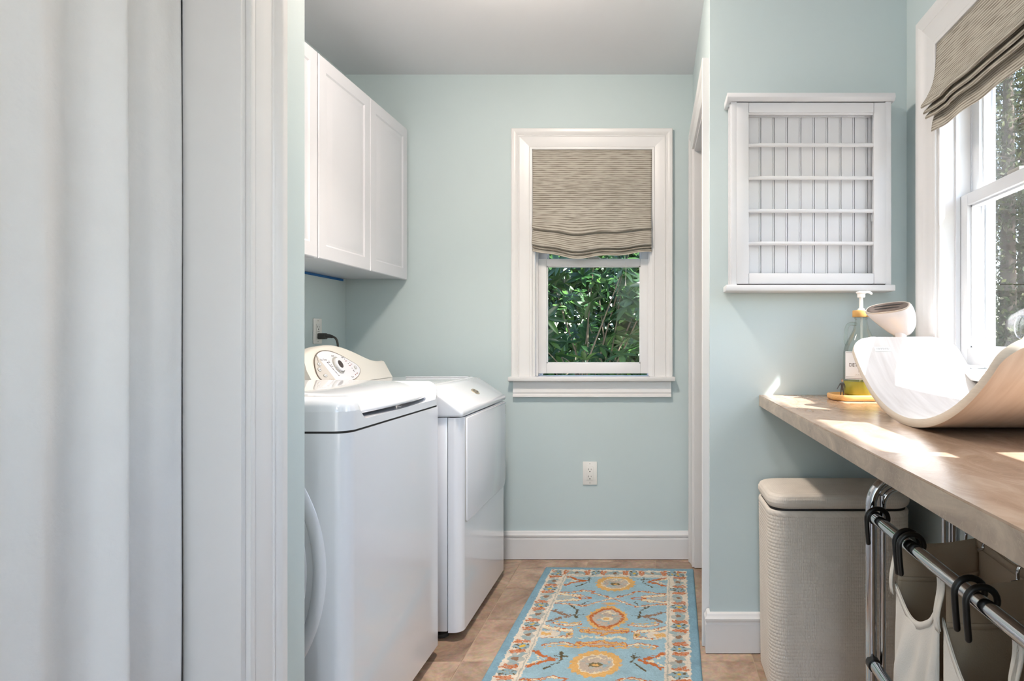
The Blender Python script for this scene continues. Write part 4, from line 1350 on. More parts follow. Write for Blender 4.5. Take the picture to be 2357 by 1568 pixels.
# toy figurine: one continuous skinned body
def figurine():
    M_TOY = mat('toy_dark_cloth', rgb(58, 60, 62), .6, var=.15, vscale=60)
    M_TOYH = mat('toy_head', rgb(168, 140, 118), .5)
    t = thing('toy_figurine', 'tiny toy man in dark clothes standing on the bamboo tray', 'figurine')
    h = .056
    J = {'pelvis': (0, 0, .47), 'waist': (0, 0, .56), 'chest': (0, 0, .70), 'neckb': (0, 0, .82), 'neck': (0, 0, .855),
         'shl': (-.105, 0, .79), 'ell': (-.19, -.02, .63), 'wrl': (-.29, -.06, .49), 'hal': (-.32, -.08, .44),
         'shr': (.105, 0, .79), 'elr': (.165, .01, .61), 'wrr': (.15, -.05, .45), 'har': (.145, -.06, .395),
         'hil': (-.055, 0, .45), 'knl': (-.075, 0, .25), 'anl': (-.085, .01, .05), 'tol': (-.095, -.07, .022),
         'hir': (.055, 0, .45), 'knr': (.075, -.015, .25), 'anr': (.085, .01, .05), 'tor': (.095, -.07, .022)}
    rad = {'pelvis': .075, 'waist': .07, 'chest': .088, 'neckb': .06, 'neck': .035, 'shl': .045, 'ell': .036, 'wrl': .027, 'hal': .024, 'shr': .045, 'elr': .036, 'wrr': .027, 'har': .024,
           'hil': .06, 'knl': .046, 'anl': .036, 'tol': .026, 'hir': .06, 'knr': .046, 'anr': .036, 'tor': .026}
    E = [('pelvis', 'waist'), ('waist', 'chest'), ('chest', 'neckb'), ('neckb', 'neck'), ('chest', 'shl'), ('shl', 'ell'), ('ell', 'wrl'), ('wrl', 'hal'), ('chest', 'shr'), ('shr', 'elr'), ('elr', 'wrr'), ('wrr', 'har'),
         ('pelvis', 'hil'), ('hil', 'knl'), ('knl', 'anl'), ('anl', 'tol'), ('pelvis', 'hir'), ('hir', 'knr'), ('knr', 'anr'), ('anr', 'tor')]
    names = list(J)
    bx_, by_, bz_ = .6125, 2.075, tz + .0092
    me = bpy.data.meshes.new('body')
    me.from_pydata([(bx_ + J[n][0] * h, by_ + J[n][1] * h, bz_ + J[n][2] * h) for n in names], [(names.index(a), names.index(b)) for a, b in E], [])
    o = link('body', me, M_TOY, t)
    sk = o.modifiers.new('skin', 'SKIN')
    for i, n in enumerate(names):
        me.skin_vertices[0].data[i].radius = (rad[n] * h, rad[n] * h * .85)
    me.skin_vertices[0].data[0].use_root = True
    su = o.modifiers.new('sub', 'SUBSURF'); su.levels = 1; su.render_levels = 1
    lathe('head', [(0, 0), (.028 * h, .008 * h), (.055 * h, .05 * h), (.06 * h, .09 * h), (.055 * h, .13 * h), (.03 * h, .155 * h), (0, .16 * h)], M_TOYH, t, 16, (bx_, by_, bz_ + .855 * h))
    lathe('hair', [(.061 * h, .10 * h), (.060 * h, .13 * h), (.04 * h, .16 * h), (0, .172 * h)], M_TOY, t, 16, (bx_, by_ + .012 * h, bz_ + .855 * h))
figurine()

# handheld garment steamer
def steamer():
    t = thing('garment_steamer', 'white handheld garment steamer standing behind the balance board', 'steamer')
    SX, SY = .785, 2.035
    s = 1475 / SY
    zpx = lambda py: 1.1 - (py - 783) / s
    M_ST = mat('steamer_white', rgb(240, 240, 245), .18, coat=.5)
    M_FACE = mat('steamer_face', rgb(132, 120, 114), .25, metal=.6)
    M_RIM = mat('steamer_rim', rgb(206, 196, 186), .3, metal=.3)
    # head: loft of ellipses from the steam plate (toward camera left/up) to the back bulb
    d = Vector((.62, .45, -.64)).normalized()       # from plate to back
    side = Vector((.628, -.776, .063)); side = (side - d * side.dot(d)).normalized()
    upv = side.cross(d).normalized()
    if upv.z < 0: upv = -upv
    front = Vector((.728, SY - .045, zpx(710)))
    secs = [(0, .076, .0215, 0), (.006, .078, .0240, 0), (.028, .073, .030, .002), (.058, .062, .036, .006), (.085, .050, .038, .009), (.106, .040, .035, .010), (.120, .028, .026, .011), (.128, .012, .011, .012)]
    n = 36
    rows = []
    for (a, ra, rb, off) in secs:
        c = front + d * a + upv * off
        rows.append([tuple(c + side * ra * math.copysign(abs(math.cos(q)) ** .8, math.cos(q)) + upv * rb * math.copysign(abs(math.sin(q)) ** .8, math.sin(q))) for q in np.linspace(0, 2 * np.pi, n, endpoint=False)])
    grid_mesh('head', np.array(rows), None, M_ST, t, 60, closed_u=True, cap=True)
    def plate(nm, sa, sb, h0, h1, m, par, cx=0, cu=0):
        rows = []
        for h, k in ((h0, 1.0), (h1, .96)):
            c = front - d * h + side * cx + upv * cu
            rows.append([tuple(c + side * sa * k * math.copysign(abs(math.cos(q)) ** .75, math.cos(q)) + upv * sb * k * math.copysign(abs(math.sin(q)) ** .75, math.sin(q))) for q in np.linspace(0, 2 * np.pi, n, endpoint=False)])
        return grid_mesh(nm, np.array(rows), None, m, par, 40, closed_u=True, cap=True)
    plate('plate_rim', .0765, .0222, 0, .003, M_RIM, t)
    fp = plate('steam_plate', .070, .0180, .003, .0048, M_FACE, t)
    plate('steam_slot', .053, .0026, .0048, .0052, M_DARK, fp, .004, .006)
    plate('steam_slot', .044, .0026, .0048, .0052, M_DARK, fp, .002, -.005)
    # handle down to a flared base
    top = front + d * .082 + upv * .004
    hx, hy = SX + .008, SY + .035
    pts = smooth_path([top, (top.x + .004, top.y, top.z - .03), (hx + .004, hy, zpx(792)), (hx, hy, .99), (hx, hy, .94), (hx, hy, tz + .001)], 6)
    m_ = len(pts)
    rad = [np.interp(i / (m_ - 1), [0, .12, .3, .55, .8, .93, 1], [.026, .021, .0165, .018, .021, .033, .036]) for i in range(m_)]
    tube('handle', pts, [float(r) for r in rad], M_ST, t, 24)
    # switch strip facing the camera
    z0, z1 = zpx(800), zpx(761)
    sw = box('switch_strip', hx - .0225, hx - .009, hy - .0215, hy - .0125, z0, z1, M_GREY, t, .004)
    for k in range(5):
        zz = z1 - .006 - k * .0048
        box('ridge', hx - .0205, hx - .011, hy - .0225, hy - .021, zz - .001, zz + .001, M_DARK, sw)
    box('button', hx - .0205, hx - .011, hy - .0228, hy - .021, z0 + .012, z0 + .018, M_DARK, sw, .001)
steamer()
# ------------------------------------------------------------------ wicker hamper
def weave(u, v, pu=.0115, pv=.0108, amp=.0036):
    row = np.floor(v / pv)
    ph = u / pu + .5 * (row % 2)
    x = 2 * np.abs((ph % 1) - .5)                     # 0 at stake centre, 1 between
    fv = 2 * np.abs(v / pv - row - .5)
    strand = np.sqrt(np.clip(1 - fv ** 2, 0, 1)) * np.clip(1.25 * (x - .22), 0, 1)
    stake = np.sqrt(np.clip(1 - (x / .42) ** 2, 0, 1)) * .8 * np.clip(1.2 - fv ** 4, 0, 1)
    return amp * np.maximum(strand, stake)

def resample_closed(poly, step):
    p = np.array(poly + [poly[0]])
    L = np.concatenate([[0], np.cumsum(np.hypot(*np.diff(p, axis=0).T))])
    n = int(L[-1] / step)
    q = np.linspace(0, L[-1], n, endpoint=False)
    return np.stack([np.interp(q, L, p[:, 0]), np.interp(q, L, p[:, 1])], -1), q

def hamper():
    t = thing('laundry_hamper', 'tall cream wicker laundry hamper with a lid under the counter', 'hamper')
    hx0, hx1, hy0, hy1 = .364, .806, 1.985, 2.243
    base, q = resample_closed(rrect(hx0, hx1, hy0, hy1, .055, 14), .0019)
    c = np.array([(hx0 + hx1) / 2, (hy0 + hy1) / 2])
    nxt = np.roll(base, -1, 0) - np.roll(base, 1, 0)
    nrm = np.stack([nxt[:, 1], -nxt[:, 0]], -1); nrm /= np.linalg.norm(nrm, axis=1)[:, None]
    zs = np.arange(.004, .553, .0018)
    P = np.zeros((len(zs), len(q), 3))
    for i, z in enumerate(zs):
        k = 1 - .030 * (1 - z / .57)
        h = weave(q, np.full_like(q, z))
        xy = c + (base - c) * k + nrm * h[:, None]
        P[i, :, :2] = xy; P[i, :, 2] = z
    grid_mesh('body', P, None, M_WICKER, t, 180, closed_u=True, cap=True)
    # braided rim
    zs2 = np.linspace(.551, .5695, 9)
    P = np.zeros((len(zs2), len(q), 3))
    for i, z in enumerate(zs2):
        f = (z - .551) / .0185
        h = .0022 * math.sin(math.pi * f) + .0014 * np.abs(np.sin(np.pi * (q / .018 + f * .9)))
        P[i, :, :2] = base + nrm * np.broadcast_to(h, q.shape)[:, None]; P[i, :, 2] = z
    grid_mesh('rim', P, None, M_WICKER, t, 180, closed_u=True, cap=True)
    prism('lid_gap', rrect(hx0 + .006, hx1 - .006, hy0 + .006, hy1 - .006, .05, 10), 'z', .5695, .576, M_DARK, t)
    # lid, padded edge, woven top
    b2, q2 = resample_closed(rrect(hx0 - .003, hx1 + .003, hy0 - .005, hy1, .055, 14), .0021)
    cc = np.array([(hx0 + hx1) / 2, (hy0 + hy1 - .005) / 2])
    HX, HY = (hx1 - hx0) / 2 + .003, (hy1 - hy0 + .005) / 2
    n2 = np.roll(b2, -1, 0) - np.roll(b2, 1, 0)
    n2 = np.stack([n2[:, 1], -n2[:, 0]], -1); n2 /= np.linalg.norm(n2, axis=1)[:, None]
    prof = []
    for a in np.linspace(-90, 90, 30):
        prof.append((-.016 + .016 * math.cos(R(a)), .5985 + .0225 * math.sin(R(a))))
    for d in np.arange(.018, .128, .0019):
        prof.append((-d, .621 + .003 * min(1, (d - .016) / .03)))
    rows = []
    v = 0
    for k, (d, z) in enumerate(prof):
        if k: v += math.hypot(d - prof[k - 1][0], z - prof[k - 1][1])
        xy = cc + (b2 - cc) * np.array([(HX + d) / HX, (HY + d) / HY])
        if -d > .017:
            f = min(1, (-d - .017) / .006)
            zz = z + f * weave(xy[:, 0], xy[:, 1], .0115, .0108, .0026)
            rows.append(np.concatenate([xy, zz[:, None]], 1))
        else:
            h = weave(q2, np.full_like(q2, v), .0115, .0108, .0024) * min(1, (k + 1) / 3)
            rows.append(np.concatenate([xy + n2 * h[:, None], np.full((len(xy), 1), z)], 1))
    grid_mesh('lid', np.array(rows), None, M_WICKER, t, 180, closed_u=True, cap=True)
hamper()

# ------------------------------------------------------------------ laundry sorter with canvas bags
def sorter():
    t = thing('laundry_sorter', 'chrome tube laundry sorter cart under the counter', 'laundry sorter')
    FX, BX, YE, YN = .500, .690, 1.468, .62
    rT = .0125
    def hoop(y, nm):
        arc = lambda cx, s_, r: [(cx + s_ * r * math.cos(R(q)), y, .722 + r * math.sin(R(q))) for q in range(0, 91, 15)]
        pts = [(FX, y, .06), (FX, y, .4), (FX, y, .69)] + arc(FX + .066, -1, .066) + arc(BX - .066, 1, .066)[::-1] + [(BX, y, .69), (BX, y, .4), (BX, y, .06)]
        tube(nm, smooth_path(pts, 5), rT, M_CHROME, t, 20)
    hoop(YE, 'end_frame'); hoop(YN, 'end_frame')
    # slimmer inner hoop tube just beside the far end frame
    arc2 = lambda cx, s_, r: [(cx + s_ * r * math.cos(R(q)), YE - .006, .722 + r * math.sin(R(q))) for q in range(0, 91, 15)]
    pts = [(FX + .024, YE - .006, .06), (FX + .024, YE - .006, .69)] + arc2(FX + .066, -1, .042) + arc2(BX - .066, 1, .042)[::-1] + [(BX - .024, YE - .006, .69), (BX - .024, YE - .006, .06)]
    tube('inner_frame', smooth_path(pts, 5), .007, M_CHROME, t, 14)
    ZR = .700
    tube('front_rail', [(FX, YE - .012, ZR), (FX, YN + .012, ZR)], rT, M_CHROME, t, 24)
    tube('back_rail', [(BX, YE - .012, ZR + .022), (BX, YN + .012, ZR + .022)], rT * .8, M_CHROME, t, 16)
    tube('lower_rail', [(FX, YE - .012, .367), (FX, YN + .012, .367)], rT, M_CHROME, t, 20)
    tube('lower_rail', [(BX, YE - .012, .367), (BX, YN + .012, .367)], rT, M_CHROME, t, 20)
    for (x, z) in ((FX, ZR), (FX, .367), (BX, .367)):
        for y, s in ((YE, -1), (YN, 1)):
            tube('connector', [(x, y + s * .006, z), (x, y + s * .026, z)], rT * 1.22, M_BLACK, t, 20)
    for (x, y) in ((FX, YE), (BX, YE), (FX, YN), (BX, YN)):
        bmw = bmesh.new()
        add_tube(bmw, [(x - .012, y, .030), (x + .012, y, .030)], .029, 24)
        from_bm('caster', bmw, M_BLACK, t, 40)
        box('caster_fork', x - .016, x + .016, y - .012, y + .012, .03, .064, M_GREY, t, .003)
    # black hooks over the front rail
    def hook(y, tilt, ln):
        pts = []
        for a in range(-10, 200, 15):
            aa = R(a)
            pts.append((FX + .024 * math.cos(aa), y + tilt * .3 * math.sin(aa), ZR + .022 * math.sin(aa) + .003))
        x0_, y0_, z0_ = pts[-1]
        pts += [(x0_ + .001, y0_ - tilt * .2, z0_ - .02), (x0_ + .004, y0_ - tilt * .8, z0_ - ln)]
        tube('hook', pts, .0054, M_BLACK, t, 12, True)
    hook(1.428, .0, .052)
    hook(1.262, .006, .056); hook(1.240, .0, .052)
    hook(1.012, .0, .056); hook(.975, .0, .056)
    hook(.80, .0, .056); hook(.77, .0, .056)
    # chrome wire hooks at the back of the bags
    for (x, y) in ((.655, 1.335), (.668, 1.29), (.640, 1.118), (.650, 1.085)):
        tube('wire_hook', smooth_path([(BX + .01, y, ZR + .02), (BX + .004, y, ZR + .040), (BX - .012, y, ZR + .034), (x, y, ZR + .005), (x - .004, y, ZR - .018), (x - .016, y - .002, ZR - .022)], 5), .0032, M_CHROME, t, 10)
    return FX, BX, ZR
FX, BX, ZR = sorter()

def sheet(name, corners_fn, nu, nv, material, parent, th=.0012):
    P = np.zeros((nv, nu, 3)); UV = np.zeros((nv, nu, 2))
    for i in range(nv):
        for j in range(nu):
            P[i, j] = corners_fn(j / (nu - 1), i / (nv - 1))
            UV[i, j] = (j / (nu - 1), i / (nv - 1))
    return solidify(grid_mesh(name, P, UV, material, parent, 180), th)

def bag(label, y0, y1, hem, seed, far_panel=True):
    """y0 far side, y1 near side; hem(t)-> sag of the front edge below the rail"""
    r = random.Random(seed)
    b = thing('canvas_bag', label, 'laundry bag', 'canvas bags hanging on the laundry sorter')
    ph = [r.uniform(0, 6.28) for _ in range(6)]
    zb = .14
    xf = FX - .004
    xb = BX - .022
    def front(u, v):
        y = y0 + (y1 - y0) * u
        zt = ZR - hem(u)
        z = zt + (zb - zt) * v
        bul = .016 * math.sin(math.pi * min(1, v * 1.3)) + .007 * math.sin(u * 9 + ph[0] + v * 5) * min(1, v * 4) + .005 * math.sin(u * 21 + v * 12 + ph[1]) * min(1, v * 5)
        fold = .012 * math.exp(-((u - .3 - v * .4) / .12) ** 2) * min(1, v * 3)
        edge = math.sin(math.pi * u) ** .5 if 0 < u < 1 else 0
        return (xf - (bul + fold) * edge + .004 + .020 * (hem(u) - hem(0)) , y, z)
    sheet('front_panel', front, 46, 34, M_CANVAS, b)
    def hemf(u, v):
        p = front(u, 0)
        return (p[0] - .0022, p[1], p[2] - .0005 - v * .014)
    sheet('front_hem', hemf, 46, 3, M_CANVAS, b, .0016)
    def far(u, v):
        x = xf + .006 + (xb - xf - .006) * u
        zt = ZR - .014 - .007 * math.sin(math.pi * u) + .010 * u
        return (x, y0 - .004 - .006 * math.sin(u * 5 + v * 4 + ph[2]) * v, zt + (zb - zt) * v)
    sheet('side_panel', far, 20, 26, M_CANVAS_D, b)
    def farh(u, v):
        p = far(u, 0); return (p[0], p[1] - .002, p[2] - .068 + v * -.010)
    sheet('side_hem', farh, 20, 3, M_CANVAS_D, b, .0014)
    def near(u, v):
        x = xf + .006 + (xb - xf - .006) * u
        dip = .16 * math.sin(math.pi * u) ** .8
        zt = ZR - .014 - dip
        return (x, y1 + .004, zt + (zb - zt) * v)
    def back(u, v):
        y = y0 + (y1 - y0) * u
        zt = ZR - .004 - .008 * math.sin(math.pi * u)
        return (xb + .004 * math.sin(u * 6 + v * 5 + ph[3]), y, zt + (zb - zt) * v)
    sheet('back_panel', back, 20, 24, M_CANVAS_D, b)
    def backh(u, v):
        p = back(u, 0); return (p[0] - .003, p[1], p[2] - .002 - v * .016)
    sheet('back_hem', backh, 20, 3, M_CANVAS_D, b, .0016)
    def bottom(u, v):
        p = front(u, 1); return (p[0] + (xb - p[0]) * v, p[1], zb - .01 * math.sin(math.pi * v))
    sheet('bottom_panel', bottom, 46, 6, M_CANVAS_D, b)
    # straps looping up to the rail at both front corners
    for y in (y0, y1):
        s = -1 if y == y0 else 1
        zh = hem(0 if y == y0 else 1)
        def strap(u, v):
            return (xf - .001 + .004 * math.sin(v * 6), y + (u - .5) * .016 - s * .006 * v, ZR + .006 - (zh + .03) * v)
        sheet('strap', strap, 4, 14, M_CANVAS, b, .0016)
    return b
def hemA(u): return .098 + .052 * math.sin(math.pi * min(1, u * 1.02)) ** 1.3 * (1 - .45 * u) - .012 * u - .012 * math.exp(-((u - .93) / .07) ** 2)
def hemB(u): return .076 + .085 * math.sin(math.pi * u) ** .9
bag('cream canvas laundry bag on the sorter nearest the wicker hamper', 1.318, 1.118, hemA, 5)
bag('cream canvas laundry bag in the middle of the sorter', 1.102, .882, hemB, 9)
bag('cream canvas laundry bag at the near end of the sorter', .868, .66, hemB, 13)

# ------------------------------------------------------------------ rug
def make_rug():
    W, L = .712, 2.3
    nu, nv = 243, 781
    us = np.linspace(-W / 2, W / 2, nu); vsr = np.linspace(0, L, nv)
    U, V = np.meshgrid(us, vsr)
    def vnoise(scale, seed):
        g = np.random.default_rng(seed).normal(size=(int(L * scale) + 4, int(W * scale) + 4))
        x = (U + W / 2) * scale; y = V * scale
        xi, yi = np.floor(x).astype(int), np.floor(y).astype(int)
        fx, fy = x - xi, y - yi
        fx = fx * fx * (3 - 2 * fx); fy = fy * fy * (3 - 2 * fy)
        return (g[yi, xi] * (1 - fx) + g[yi, xi + 1] * fx) * (1 - fy) + (g[yi + 1, xi] * (1 - fx) + g[yi + 1, xi + 1] * fx) * fy
    ju = U + .0020 * vnoise(90, 1) + .0012 * vnoise(220, 3)
    jv = V + .0020 * vnoise(90, 2) + .0012 * vnoise(220, 4)
    S = lambda r, g, b: np.array([lin(r), lin(g), lin(b)])
    BLUE, BAND, CREAM, SAGE = S(148, 178, 190), S(124, 158, 174), S(212, 202, 186), S(168, 172, 166)
    ORANGE, GOLD, TAUPE, DARK, BROWN, PALE, YEL = S(182, 106, 62), S(212, 168, 106), S(182, 168, 154), S(92, 84, 62), S(140, 112, 92), S(218, 206, 176), S(206, 170, 70)
    col = np.zeros(U.shape + (3,)); col[:] = BLUE
    def paint(mask, c):
        col[mask] = c
    def seg(u0, v0, u1, v1, uu, vv):
        du, dv = u1 - u0, v1 - v0
        t = np.clip(((uu - u0) * du + (vv - v0) * dv) / (du * du + dv * dv), 0, 1)
        return np.hypot(uu - u0 - t * du, vv - v0 - t * dv)
    def poly(pts, uu, vv):
        d = None
        for a, b in zip(pts[:-1], pts[1:]):
            q = seg(*a, *b, uu, vv)
            d = q if d is None else np.minimum(d, q)
        return d
    PER = .714
    au = np.abs(ju)
    tt = (jv - .20 + PER * .25) % PER - PER * .25           # -0.18 .. 0.53
    sc = .0045 * vnoise(150, 6)
    # vines and leaves, mirrored across the centre line
    def stroke(pts, w, c, jag=0.6):
        d = poly(pts, au, tt) + sc * jag
        paint(d < w, c)
    stroke([(.125, -.075), (.128, -.045), (.120, -.015), (.150, .02), (.168, .04)], .0032, DARK)
    stroke([(.100, -.045), (.150, -.050)], .0025, DARK)
    stroke([(.16, .248), (.128, .285), (.126, .345), (.122, .36)], .0036, DARK)
    stroke([(.10, .335), (.150, .338)], .0025, DARK)
    stroke([(.022, .150), (.088, .112), (.085, .098)], .0045, BROWN)
    for k in (0, 1):
        stroke([(0, .168), (.045, .143), (.088, .112)], .0055 if k == 0 else .0025, ORANGE if k == 0 else PALE)
        stroke([(0, .168), (.045, .200), (.105, .248)], .0055 if k == 0 else .0022, ORANGE if k == 0 else PALE)
    stroke([(.085, .100), (.13, .088), (.18, .108), (.225, .112)], .0065, ORANGE)
    stroke([(.092, .100), (.13, .090), (.18, .110), (.225, .114)], .0022, PALE)
    stroke([(.105, .250), (.15, .238), (.19, .228), (.228, .225)], .0060, ORANGE)
    stroke([(.110, .250), (.15, .240), (.19, .230), (.228, .227)], .0022, PALE)
    stroke([(.115, .235), (.10, .205)], .0030, DARK)
    # forked leaves at the sides
    def fork(t0, c, c2, uo=.145):
        stroke([(.225, t0 - .050), (.19, t0 - .022), (uo, t0)], .0085, c, 1.2)
        stroke([(.225, t0 + .050), (.19, t0 + .022), (uo, t0)], .0085, c, 1.2)
        stroke([(.228, t0 - .034), (.195, t0 - .008), (.178, t0), (.195, t0 + .008), (.228, t0 + .034)], .0036, c2, 1.0)
    fork(-.025, ORANGE, PALE); fork(.345, BROWN, BLUE)
    # half palmettes growing from the border
    def palm(t0, hh, uo, inner):
        d1 = poly([(.232, t0 - hh), (.19, t0 - hh * .65), (uo, t0 - hh * .42)], au, tt) + sc
        d2 = poly([(.232, t0 + hh), (.19, t0 + hh * .65), (uo, t0 + hh * .42)], au, tt) + sc
        d = np.minimum(d1, d2)
        paint(d < .0125, ORANGE); paint(d < .0088, PALE)
        d3 = seg(.232, t0, .185, t0, au, tt) + sc
        paint(d3 < hh * .42, inner)
        d4 = seg(.222, t0, .205, t0, au, tt) + sc
        paint(d4 < hh * .20, GOLD if inner is CREAM else SAGE)
    palm(.165, .042, .135, SAGE); palm(.500, .060, .122, CREAM)
    for (t0, s) in ((.415, 1), (.585 - PER, -1), (.585, -1)):
        stroke([(.095, t0), (.13, t0 + s * .014), (.17, t0 + s * .010), (.20, t0 - s * .004)], .0075, ORANGE)
        stroke([(.10, t0), (.13, t0 + s * .012), (.17, t0 + s * .008), (.195, t0 - s * .004)], .0042, PALE)
        stroke([(.10, t0 - s * .012), (.14, t0 - s * .006), (.195, t0 - s * .020)], .0038, GOLD)
    # little almond motifs
    d = np.hypot((au - .115) / .030, (tt - .165) / .010) + sc * 20
    paint((d < 1.15) & (d > .68), ORANGE)
    d = np.hypot((au - .125) / .014, (tt - .500) / .012) + sc * 20
    paint(d < 1, GOLD); paint(d < .45, DARK)
    # medallions
    def med(t0, a, b, ring, teeth, fill, sq):
        t1 = (jv - .20 - t0 + PER / 2) % PER - PER / 2
        th = np.arctan2(t1 / b, ju / a)
        n = sq
        d = (np.abs(ju / a) ** n + np.abs(t1 / b) ** n) ** (1 / n) + sc * 8
        d2 = d - .10 * (.5 + .5 * np.sin(th * 18))
        paint(d2 < 1.16, teeth)
        paint(d < 1.02, ring)
        paint(d < .86, PALE if ring is GOLD else fill)
        paint(d < .78, fill)
        m = (d < .74) & (vnoise(70, 21) > .45); paint(m, SAGE)
        m = (d < .70) & (vnoise(90, 22) > .9); paint(m, BLUE * .9)
        dd = np.hypot(ju / (a * .34), (t1 - b * .12) / (b * .20)) + sc * 12
        paint(dd < 1, PALE if ring is ORANGE else DARK * 1.6); paint(dd < .5, GOLD)
        ch = np.minimum(seg(0, -b * .62, -a * .35, -b * .40, ju, t1), seg(0, -b * .62, a * .35, -b * .40, ju, t1)) + sc
        paint(ch < .0042, PALE)
    med(0, .072, .074, GOLD, GOLD, TAUPE, 2.0)
    med(.357, .067, .092, ORANGE, GOLD, TAUPE, 1.55)
    d = np.hypot(ju / .040, (tt - .222) / .016) + sc * 10
    paint(d < 1, TAUPE); paint(d < .5, GOLD)
    # scroll pair between medallions
    for (t0, s) in ((.478, 1), (.572, -1), (.478 - PER, 1), (.572 - PER, -1)):
        pts = [(0, t0 + s * .026), (.020, t0 + s * .008), (.055, t0 + s * .006), (.085, t0 + s * .004), (.088, t0 - s * .012), (.062, t0 - s * .010), (.030, t0 - s * .018), (0, t0 - s * .020)]
        d = poly(pts, au, tt) + sc * .6
        ins = (np.hypot(au / .062, (tt - t0) / .022) < 1)
        paint(ins, TAUPE)
        paint(d < .0075, ORANGE); paint(d < .0042, GOLD)
        stroke([(.060, t0 - s * .028), (.095, t0 - s * .030)], .005, GOLD)
    for t0 in (.525, .525 - PER):
        d = poly([(0, t0), (.03, t0 + .004), (.06, t0 - .006), (.085, t0 + .006)], au, tt) + sc * 1.4
        paint(d < .0050, PALE)
    # border
    eu = W / 2 - np.abs(ju); ev = np.minimum(jv, L - jv)
    e = np.minimum(eu, ev)
    paint(e < .122, CREAM)
    along = np.where(ev < eu, ju + 5, jv)
    q = (along % .178) - .089
    et = e - .075
    blob = np.sin(along * 2 * np.pi / .178 * 2 + 1.2) * .018
    cl = np.abs(et - blob * .6) + .010 * vnoise(60, 31)
    paint((e < .112) & (e > .042) & (cl < .014) & (np.abs(q) > .030), SAGE)
    cl2 = np.abs(et + blob * .6) + .010 * vnoise(55, 32)
    paint((e < .112) & (e > .042) & (cl2 < .011) & (np.abs(q) > .034), S(148, 166, 168))
    fl = np.hypot(q / .024, et / .032) + .14 * vnoise(80, 33)
    paint(fl < 1.0, S(140, 164, 172))
    pet = (fl < .95) & (np.cos(np.arctan2(et, q) * 6) > .55) & (fl > .5); paint(pet, DARK * 1.25)
    paint(fl < .28, YEL)
    fl2 = np.hypot((np.abs(q) - .089) / .012, et / .012) + .2 * vnoise(80, 34); paint(fl2 < 1, BROWN)
    hk = np.minimum(poly([(.032, -.030), (.030, .012), (.038, .020), (.046, -.022)], np.abs(q), et), 9) + sc * .6
    paint(hk < .0060, ORANGE); paint(hk < .0022, S(196, 140, 112))
    paint((e > .112) & (e < .1165), S(168, 170, 160)); paint((e > .1165) & (e < .124), CREAM)
    paint((e < .036), BAND)
    # hand-tufted tone variation
    col *= (1 + .055 * vnoise(260, 41) + .05 * vnoise(30, 42))[..., None]
    col = np.clip(col, 0, 1)
    # place
    far = np.array([-.1615, 3.072]); dr = np.array([.034, 1.0]); dr /= np.linalg.norm(dr); ac = np.array([dr[1], -dr[0]])
    X = far[0] + ac[0] * U - dr[0] * V
    Y = far[1] + ac[1] * U - dr[1] * V
    edge = np.minimum(W / 2 - np.abs(U), np.minimum(V, L - V))
    Z = .0095 * np.sqrt(np.clip(1 - (1 - np.clip(edge / .009, 0, 1)) ** 2, 0, 1)) + .0006 * vnoise(250, 51) * (edge > .004) + .002
    P = np.stack([X, Y, Z], -1)
    t = thing('runner_rug', 'blue floral runner rug with orange vines and cream border', 'rug')
    m, nt, out = new_mat('rug_pile')
    b = principled(nt, (.3, .4, .45, 1), .95, spec=.08)
    at = nt.nodes.new('ShaderNodeAttribute'); at.attribute_name = 'pattern'
    no = nt.nodes.new('ShaderNodeTexNoise'); no.inputs['Scale'].default_value = 520
    tcd = nt.nodes.new('ShaderNodeTexCoord'); nt.links.new(tcd.outputs['Object'], no.inputs['Vector'])
    mx = nt.nodes.new('ShaderNodeMix'); mx.data_type = 'RGBA'; mx.blend_type = 'OVERLAY'; mx.inputs['Factor'].default_value = .30
    nt.links.new(at.outputs['Color'], mx.inputs['A']); nt.links.new(no.outputs['Fac'], mx.inputs['B'])
    nt.links.new(mx.outputs['Result'], b.inputs['Base Color'])
    bp = nt.nodes.new('ShaderNodeBump'); bp.inputs['Strength'].default_value = .5; bp.inputs['Distance'].default_value = .003
    nt.links.new(no.outputs['Fac'], bp.inputs['Height']); nt.links.new(bp.outputs[0], b.inputs['Normal'])
    nt.links.new(b.outputs[0], out.inputs['Surface'])
    o = grid_mesh('pile', P, None, m, t, 180)
    ca = o.data.color_attributes.new('pattern', 'FLOAT_COLOR', 'POINT')
    rgba = np.ones((nu * nv, 4)); rgba[:, :3] = col.reshape(-1, 3)
    ca.data.foreach_set('color', rgba.reshape(-1))
    # canvas backing
    corners = [P[0, 0], P[0, -1], P[-1, -1], P[-1, 0]]
    bm = bmesh.new()
    A = [bm.verts.new((c[0], c[1], .0012)) for c in corners]; B = [bm.verts.new((c[0], c[1], .0028)) for c in corners]
    for i in range(4): bm.faces.new((A[i], A[(i + 1) % 4], B[(i + 1) % 4], B[i]))
    bm.faces.new(A); bm.faces.new(B)
    from_bm('backing', bm, mat('rug_backing', rgb(120, 128, 128), .95), t)
make_rug()

